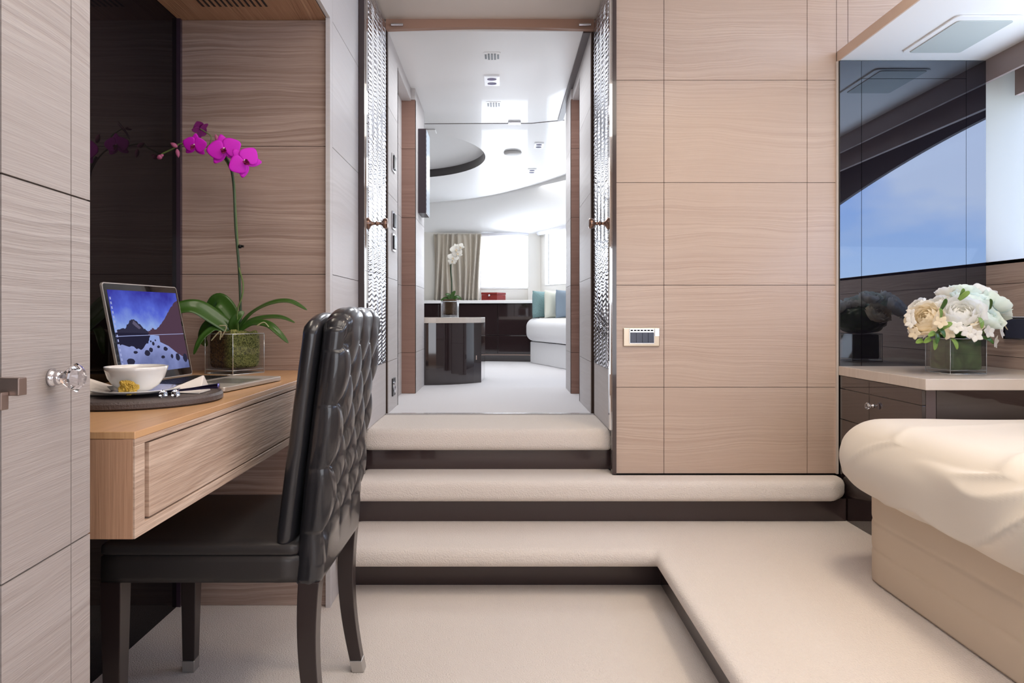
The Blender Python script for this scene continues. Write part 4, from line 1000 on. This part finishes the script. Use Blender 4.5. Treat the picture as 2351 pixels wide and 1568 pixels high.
# leaves
leaves = [
    ([(540, 765, 0), (500, 735, -0.01), (450, 706, -0.03), (405, 712, -0.05), (398, 735, -0.06)], 0.058, (0.15, -0.75, 0.65)),
    ([(545, 765, 0), (530, 720, 0.02), (505, 692, 0.03), (488, 700, 0.04), (478, 722, 0.05)], 0.055, (0.1, -0.9, 0.3)),
    ([(545, 760, 0), (575, 722, 0), (620, 697, -0.02), (665, 692, -0.03), (705, 712, -0.04)], 0.026, (0, -0.55, 0.8)),
    ([(545, 758, 0), (580, 735, 0.03), (620, 728, 0.04), (650, 730, 0.04), (677, 741, 0.05)], 0.024, (0, -0.5, 0.8)),
    ([(545, 762, 0), (580, 742, -0.03), (615, 745, -0.06), (640, 765, -0.08), (662, 788, -0.09)], 0.026, (0.3, -0.75, 0.5)),
    ([(540, 765, 0), (500, 752, -0.02), (475, 765, -0.04), (458, 785, -0.06), (445, 814, -0.07)], 0.03, (-0.3, -0.8, 0.4)),
    ([(535, 765, 0), (500, 742, 0.0), (478, 750, 0.02), (466, 775, 0.03), (475, 795, 0.04)], 0.045, (-0.2, -0.9, 0.3)),
    ([(540, 772, 0), (535, 745, -0.02), (548, 725, -0.02), (560, 715, -0.01)], 0.030, (0, -1, 0.1)),
]
for pts, wd, up in leaves:
    mb = MB(); leafstrip(mb, [OPx(a, b, OY + c - 0.01) for a, b, c in pts], wd, 0.10, up=Vector(up), n=26, nw=6)
    mb.build('leaf', LEAF, t, smooth=True, solid=0.0015)
mb = MB(); mb.tube(catmull([OPx(552, 768), OPx(552, 700), OPx(549, 620), OPx(541, 520), OPx(537, 430), OPx(530, 385), OPx(518, 360)]), 0.0042, 8)
mb.build('stem', STEM, t, smooth=True)
mb = MB(); st2 = [OPx(548, 768, 2.26), OPx(545, 715, 2.25), OPx(556, 680, 2.25), OPx(558, 650, 2.26), OPx(548, 610), OPx(546, 560), OPx(541, 480), OPx(537, 415), OPx(522, 375), OPx(500, 348), OPx(478, 338), OPx(450, 335), OPx(415, 330), OPx(400, 340), OPx(375, 352), OPx(364, 360)]
mb.tube(catmull(st2), 0.0024, 8); mb.build('stem', plain('green_stem', srgb(96, 118, 62), 0.5), t, smooth=True)
mb = MB(); mb.tube(catmull([OPx(478, 338), OPx(485, 315), OPx(470, 302), OPx(460, 296)]), 0.0018, 6); mb.build('stem', bpy.data.materials['green_stem'], t, smooth=True)
mb = MB(); c = OPx(551, 566); mb.lathe([(0.004, -0.006), (0.006, 0.0), (0.004, 0.006)], c, 10); mb.box(c.x + 0.002, c.x + 0.012, c.y - 0.004, c.y + 0.004, c.z - 0.003, c.z + 0.004); mb.build('clip', BLACK, t)
for k in range(3):
    a = [[(508, 775), (520, 750), (503, 748)], [(505, 780), (506, 760), (485, 782)], [(590, 748), (606, 740), (618, 752)]][k]
    mb = MB(); mb.tube(catmull([OPx(x, y, 2.205) for x, y in a]), 0.002, 6); mb.build('root', ROOT, t, smooth=True)
def orchid_flower(c, face, size, roll, mat, lipmat, parent, up=Vector((0, 0, 1)), name='flower', small=False):
    face = Vector(face).normalized(); c = Vector(c)
    r_ = face.cross(up).normalized(); u_ = r_.cross(face)
    def dr(a): a += roll; return r_ * math.sin(a) + u_ * math.cos(a)
    mb = MB()
    k = 5 if small else 9
    for a in (0, 2.25, -2.25): petal(mb, c - face * 0.002, dr(a), face, size * 0.54, size * 0.34, -0.10, n=k, tip=0.8)
    for a in (1.35, -1.35): petal(mb, c + face * 0.002, dr(a), face, size * 0.56, size * 0.66, -0.08, n=k + 2, tip=0.62)
    f = mb.build(name, mat, parent, smooth=True, solid=0.0008)
    mb = MB(); petal(mb, c + face * 0.004, dr(PI) * 0.8 + face * 0.6, face, size * 0.26, size * 0.18, 0.5, n=5, tip=0.7)
    petal(mb, c + face * 0.004, dr(PI - 1.0) * 0.6 + face * 0.8, face, size * 0.16, size * 0.12, 0.4, n=4)
    petal(mb, c + face * 0.004, dr(PI + 1.0) * 0.6 + face * 0.8, face, size * 0.16, size * 0.12, 0.4, n=4)
    mb.build('lip', lipmat, f, smooth=True, solid=0.0008)
    mb = MB(); mb.lathe([(0.001, 0), (size * 0.035, size * 0.02), (size * 0.035, size * 0.05), (0.001, size * 0.07)], c + face * 0.004, 8); mb.build('column', plain('column_cream', srgb(240, 220, 220), 0.4) if 'column_cream' not in bpy.data.materials else bpy.data.materials['column_cream'], f, smooth=True)
    return f
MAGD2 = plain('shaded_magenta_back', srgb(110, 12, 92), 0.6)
orchid_flower(OPx(515, 344, 2.235), (0.15, -1, 0.05), 0.098, 0.25, MAG, MAGD, t)
orchid_flower(OPx(562, 371, 2.215), (0.35, -1, 0.0), 0.094, 0.75, MAG, MAGD, t)
orchid_flower(OPx(447, 334, 2.25), (-0.05, -1, -0.15), 0.072, -0.1, MAG, MAGD, t)
orchid_flower(OPx(458, 298, 2.29), (-0.8, 0.3, 0.6), 0.062, 0.5, MAGD2, MAGD, t)
def bud(px, py, ang_, ln, wd):
    c = OPx(px, py, 2.26); dvec = Vector((math.cos(ang_), 0, math.sin(ang_)))
    pts = [c + dvec * (ln * (k / 6 - 0.5)) for k in range(7)]
    mb = MB(); mb.tube(pts, [wd * v for v in (0.25, 0.75, 1, 1, 0.85, 0.55, 0.12)], 10); mb.build('bud', BUD, t, smooth=True)
bud(399, 333, 2.6, 0.026, 0.0075); bud(408, 352, -1.4, 0.028, 0.0065); bud(366, 361, 3.6, 0.02, 0.0075); bud(372, 357, 0.4, 0.012, 0.005); bud(498, 318, 1.9, 0.03, 0.007)

# ------------------------------------------------------------------ white orchid on the far bedside cabinet
WX, WY = (1033 - CX) * 4.92 / F, 4.92
t = thing('potted_orchid', (WX, WY, S3 + 0.463), 'white orchid in a square glass vase on the far bedside cabinet', 'potted plant')
wo_ = lambda px, py, Y=WY: P(px, py, Y) - Vector((WX, WY, S3 + 0.463))
rot = Matrix.Rotation(0.0, 4, 'Z')
vase_edges(0.112, 0.112, 0.003, t)
mb = MB(); vase(mb, 0.112, 0.112, 0.008, 0.02); mb.build('glass_vase', thin_glass('thick_clear_glass', (0.97, 0.97, 1, 1), 0.35), t)
mb = MB(); mb.rbox((-0.046, 0.046, -0.046, 0.046, 0.021, 0.128), (0.008, 0.008, 0.01), (10, 10, 10), lambda p, n_, o2: p + n_ * 0.004 * noise.noise(p * 70)); mb.build('moss', plain('dark_moss', srgb(84, 66, 44), 0.9, bump=(150, 1, 0.01)), t, smooth=True)
mb = MB(); mb.tube(catmull([wo_(1036, 690), wo_(1037, 650), wo_(1035, 620), wo_(1037, 590), wo_(1045, 572), wo_(1056, 566)]), 0.005, 7); mb.build('stem', STEM, t, smooth=True)
for (x, y, s_, rl_) in ((1047, 573, 0.08, 0.2), (1056, 568, 0.06, 0.8), (1040, 592, 0.075, -0.2), (1050, 582, 0.07, 0.4), (1038, 600, 0.055, 0.1)):
    orchid_flower(wo_(x, y, 4.9), (0.1, -1, 0), s_, rl_, PWH, PCR, t, small=True)
for pts, wd in (([(1036, 692), (1025, 685), (1012, 690)], 0.03), ([(1036, 692), (1048, 682), (1060, 688)], 0.03), ([(1036, 692), (1040, 676), (1046, 668)], 0.03), ([(1036, 692), (1030, 678), (1022, 676)], 0.03)):
    mb = MB(); leafstrip(mb, [wo_(a, b, 4.9) for a, b in pts], wd, 0.1, up=Vector((0, -0.7, 0.6)), n=10); mb.build('leaf', LEAF, t, smooth=True, solid=0.002)

# ------------------------------------------------------------------ switch plate on the wood wall
c = P(1472, 774, 2.872)
t = thing('switch_panel', (c.x, 2.872, c.z), 'brass-framed switch panel with dark keys on the wood wall by the doorway', 'switch')
mb = MB(); mb.box(-0.075, 0.075, -0.008, 0, -0.038, 0.038); mb.build('plate', plain('brushed_brass_plate', srgb(200, 184, 164), 0.3, 0.8), t, bevel=0.003)
mb = MB(); mb.box(-0.050, 0.052, -0.012, -0.008, -0.026, 0.036); mb.build('keypad_frame', METAL, t, bevel=0.001)
for k in range(4):
    mb = MB(); x0 = -0.047 + k * 0.0243; mb.box(x0, x0 + 0.0236, -0.018, -0.012, -0.024, 0.020); mb.build('key', BLUEGREY, t, bevel=0.001)
mb = MB()
for k in range(7): x0 = -0.046 + k * 0.0138; mb.box(x0, x0 + 0.0105, -0.0128, -0.012, 0.0245, 0.031)
mb.build('indicator_window', BLACK, t)
mb = MB(); mb.box(0.054, 0.073, -0.010, -0.008, 0.004, 0.036); mb.build('badge', METAL, t, bevel=0.001)

# ------------------------------------------------------------------ bedside drawers, worktop, bouquet
t = thing('drawer_cabinet', (1.39, 2.30, S1), 'dark lacquered drawer cabinet with crystal knob beside the bed', 'cabinet')
mb = MB(); mb.box(0.012, 0.596, 0.012, 0.555, 0, 0.581); mb.build('carcass', LACQ, t)
for z0, z1, kn in ((0.002, 0.233, 0), (0.236, 0.403, 0), (0.406, 0.527, 1), (0.530, 0.580, 0)):
    mb = MB(); mb.box(0, 0.012, 0.0, 0.555, z0, z1); dr_ = mb.build('drawer', LACQ, t, bevel=0.001)
    if kn:
        mb = MB(); mb.lathe([(0.008, 0.0), (0.007, -0.004), (0.0035, -0.007), (0.0035, -0.010), (0.006, -0.012)], (0, 0.30, 0.489), 16, axis='x'); mb.build('knob_base', METAL, dr_, smooth=True)
        mb = MB(); mb.lathe([(0.006, -0.012), (0.014, -0.022), (0.011, -0.028), (0.002, -0.030)], (0, 0.30, 0.489), 8, axis='x'); mb.build('crystal_knob', CRYSTAL, dr_)
mb = MB(); mb.box(0.013, 0.046, 0.0, 0.012, 0, 0.580); mb.build('corner_stile', plain('taupe_stile', srgb(96, 84, 84), 0.3), t)
mb = MB(); mb.box(0.048, 0.590, 0.0, 0.012, 0, 0.580); mb.build('front_panel', LACQ, t, bevel=0.001)
mb = MB(); mb.prism([(1.384, 2.27), (1.985, 2.27), (1.985, 2.856), (1.384, 2.856)], 0.757, 0.794)
tag(mb.build('worktop', W_WORK, bevel=0.002), 'pale limed wood worktop carrying the white bouquet beside the bed', 'worktop')

BX, BY, BZ = 1.643, 2.52, 0.794
t = thing('flower_bouquet', (BX, BY, BZ), 'dome of white roses in a green square glass vase on the bedside worktop', 'bouquet')
rot = Matrix.Rotation(math.radians(3), 4, 'Z')
vase_edges(0.132, 0.125, 0.0011, t)
mb = MB(); vase(mb, 0.132, 0.125, 0.004, 0.010); mb.build('glass_vase', GLASS, t, bevel=0.001)
mb = MB(); mb.rbox((-0.058, 0.058, -0.058, 0.058, 0.012, 0.122), (0.008, 0.008, 0.008), (10, 10, 10), lambda p, n_, o2: rot @ (p + n_ * 0.002 * noise.noise(p * 30)))
def leafwrap():
    m, t_, b = newmat('rolled_green_leaf'); tcn = t_.nodes.new('ShaderNodeTexCoord'); n_ = t_.nodes.new('ShaderNodeTexNoise'); n_.inputs['Scale'].default_value = 14; n_.inputs['Distortion'].default_value = 1
    t_.links.new(tcn.outputs['Object'], n_.inputs['Vector']); r_ = t_.nodes.new('ShaderNodeValToRGB'); r_.color_ramp.elements[0].color = srgb(40, 66, 40); r_.color_ramp.elements[1].color = srgb(78, 108, 66)
    r_.color_ramp.elements[0].position = 0.35; r_.color_ramp.elements[1].position = 0.65
    t_.links.new(n_.outputs['Fac'], r_.inputs[0]); t_.links.new(r_.outputs[0], b.inputs['Base Color']); b.inputs['Roughness'].default_value = 0.4; return m
mb.build('leaf_lining', leafwrap(), t, smooth=True)
def rose_mesh(R, mat, seed, petals=34):
    rr = random.Random(seed); mb = MB()
    for k in range(petals):
        f = k / (petals - 1); a0 = k * 2.4 + rr.uniform(-0.3, 0.3)
        r = R * (0.16 + 0.84 * f ** 0.85); top = math.radians(12 + 62 * f + rr.uniform(-5, 5)); hw = 0.62 + 0.30 * (1 - f)
        ph = rr.uniform(0, 6); fl = 0.10 + 0.16 * f
        def g(u, v, r=r, top=top, hw=hw, a0=a0, ph=ph, fl=fl):
            s_ = 2 * u - 1; tt = top + 0.45 * s_ * s_ * (1 - 0.3 * v)
            th = math.radians(135) * (1 - v) + tt * v
            az = a0 + s_ * hw * (0.5 + 0.5 * v)
            rad = r * (1 + fl * v ** 4 + 0.06 * math.sin(s_ * 6 + ph) * v ** 2)
            return Vector((rad * math.sin(th) * math.cos(az), rad * math.sin(th) * math.sin(az), rad * math.cos(th) * 0.82 + R * 0.5))
        mb.grid(g, 10, 10)
    return mb
protos = {}
def rose(kind, R, pos, seed):
    key = (kind, round(R, 3), seed % 3)
    mat = {'w': PWH, 'c': PCR, 'g': PGR}[kind]
    if key not in protos:
        o = rose_mesh(R, mat, seed).build('rose', mat, t, smooth=True); protos[key] = o
    else:
        o = protos[key].copy(); COL.objects.link(o); o.parent = t
    pos = Vector(pos); o.location = pos
    dirv = (pos - Vector((0, 0, 0.10))).normalized(); o.rotation_euler = (dirv.to_track_quat('Z', 'Y')).to_euler()
    o.rotation_euler.rotate_axis('Z', seed * 1.3)
    return o
def bpx(px, py, Y): return P(px, py, Y) - Vector((BX, BY, BZ))
mb = MB(); mb.rbox((-0.11, 0.11, -0.10, 0.10, 0.125, 0.25), (0.108, 0.098, 0.06), (20, 20, 14), lambda p, n_, o2: p + n_ * 0.01 * noise.noise(p * 40)); mb.build('foliage', LEAF, t, smooth=True)
for k, (px, py, Y, R, kd) in enumerate(((2122, 728, 2.44, 0.068, 'c'), (2208, 715, 2.39, 0.072, 'w'), (2270, 722, 2.42, 0.060, 'g'), (2232, 682, 2.46, 0.062, 'g'), (2185, 690, 2.50, 0.055, 'w'), (2215, 665, 2.54, 0.052, 'g'), (2150, 695, 2.50, 0.052, 'w'), (2292, 692, 2.50, 0.056, 'g'), (2105, 700, 2.53, 0.04, 'w'), (2258, 672, 2.55, 0.05, 'w'), (2300, 715, 2.55, 0.042, 'g'), (2180, 670, 2.58, 0.05, 'w'), (2110, 752, 2.47, 0.042, 'w'), (2215, 700, 2.64, 0.06, 'w'), (2150, 715, 2.65, 0.055, 'c'), (2275, 710, 2.65, 0.055, 'w'))):
    p = bpx(px, py, Y); dn = (p - Vector((0, 0, 0.10))).normalized()
    rose(kd, R * 0.86, p - dn * R * 0.60, k + 1)
# small five-petalled blossoms and leaves along the rim
def blossom(px, py, Y, s_, k):
    mb = MB(); c = bpx(px, py, Y - 0.035); fc = (c - Vector((0, 0, 0.13))).normalized()
    r_ = fc.cross(Vector((0, 0, 1))).normalized(); u_ = r_.cross(fc)
    for q in range(5):
        a = q * 2 * PI / 5 + k; petal(mb, c, r_ * math.cos(a) + u_ * math.sin(a) + fc * 0.25, fc, s_, s_ * 0.85, -0.1, n=5, tip=0.7)
    mb.build('blossom', PWH if k % 3 else PCR, t, smooth=True, solid=0.0008)
for k, (px, py, Y) in enumerate(((2178, 765, 2.40), (2196, 752, 2.38), (2222, 762, 2.38), (2243, 752, 2.39), (2270, 762, 2.42), (2298, 762, 2.45), (2160, 740, 2.38), (2092, 740, 2.46), (2285, 785, 2.46), (2305, 745, 2.48), (2240, 770, 2.37), (2090, 722, 2.5), (2100, 765, 2.45))):
    blossom(px, py, Y, 0.024, k)
rl = random.Random(5)
for k, (px, py, Y, a) in enumerate(((2140, 768, 2.38, 3.4), (2150, 775, 2.37, 4.4), (2130, 782, 2.40, 3.5), (2112, 785, 2.42, 3.3), (2165, 700, 2.36, 1.4), (2206, 676, 2.42, 1.5), (2212, 680, 2.41, 0.8), (2160, 762, 2.36, 5.0), (2190, 788, 2.37, 4.9), (2145, 790, 2.39, 4.4), (2265, 780, 2.40, 5.6), (2158, 722, 2.36, 2.0), (2170, 750, 2.36, 0.6), (2272, 700, 2.38, 1.9), (2250, 740, 2.36, 4.6))):
    c = bpx(px, py, Y - 0.012); dv = Vector((math.cos(a), -0.5, math.sin(a))).normalized()
    mb = MB(); leafstrip(mb, [c - dv * 0.018, c + dv * 0.004 + Vector((0, -0.004, 0.004)), c + dv * 0.024], 0.018, 0.15, up=Vector((0.2, -1, 0.4)), n=8)
    mb.build('leaf', LEAF2 if k % 3 != 1 else LEAF, t, smooth=True, solid=0.0008)
# wall switch by the bed
c = P(2336, 753, 2.685)
t = thing('switch_panel', (XW, 2.685, c.z), 'dark blue switch panel in a chrome frame on the wall behind the bouquet', 'switch')
mb = MB(); mb.box(-0.012, 0, -0.075, 0.06, -0.045, 0.045); mb.build('plate', METAL, t, bevel=0.004)
mb = MB(); mb.box(-0.017, -0.012, -0.065, 0.038, -0.040, 0.036); mb.build('keypad', BLUEGREY, t, bevel=0.002)

# ------------------------------------------------------------------ bed
t = thing('bed', (1.57, 1.2, S1), 'large bed with cream bedspread over a beige base in the right foreground', 'bed')
def b_(p): return Vector(p) - Vector((1.57, 1.2, S1))
def bf(pos, nn, p):
    q = pos.copy()
    for zl in (0.275, 0.365): q.x += (0.003 * math.exp(-((p.z - zl) / 0.006) ** 2)) * (1 if nn.x < -0.3 else 0)
    q.x -= 0.012 * max(0, (0.36 - p.z)) / 0.18 * -1 * (1 if nn.x < 0 else 0) * 0
    return b_(q)
mb = MB(); mb.rbox((1.150, 1.95, -0.1, 2.245, S1 + 0.002, 0.455), (0.11, 0.11, 0.004), (20, 60, 60), bf); mb.build('base', BEDB, t, smooth=True)
def df(pos, nn, p):
    q = pos.copy(); s_ = noise.noise(Vector((p.x * 2.2 + 3, p.y * 2.2, p.z * 3))) ; f2 = noise.noise(Vector((p.x * 6, p.y * 3.0, p.z * 9)))
    f3 = abs(noise.noise(Vector((p.y * 2.0 + p.z * 3.5, p.z * 1.2 - p.y * 1.0, 4.0))))
    wv = Vector((p.y * 3.2 + p.z * 5.5 + 1.2 * s_, p.z * 2.0 - p.y * 0.8, 4.0))
    fold = 1 - min(1, abs(noise.noise(wv)) / 0.22)
    amt = 0.008 * s_ + 0.003 * f2 + 0.016 * fold ** 1.5 * (0.25 + 0.75 * min(1, max(0, (2.15 - p.y) / 0.5)))
    q += nn * amt
    if nn.z < 0: q.z += 0.008 * noise.noise(Vector((p.y * 7, 0, 1)))
    return b_(q)
mb = MB(); mb.rbox((1.058, 1.955, -0.1, 2.282, 0.432, 0.682), (0.13, 0.13, 0.124), (56, 150, 40), df); mb.build('bedspread', LINEN, t, smooth=True)
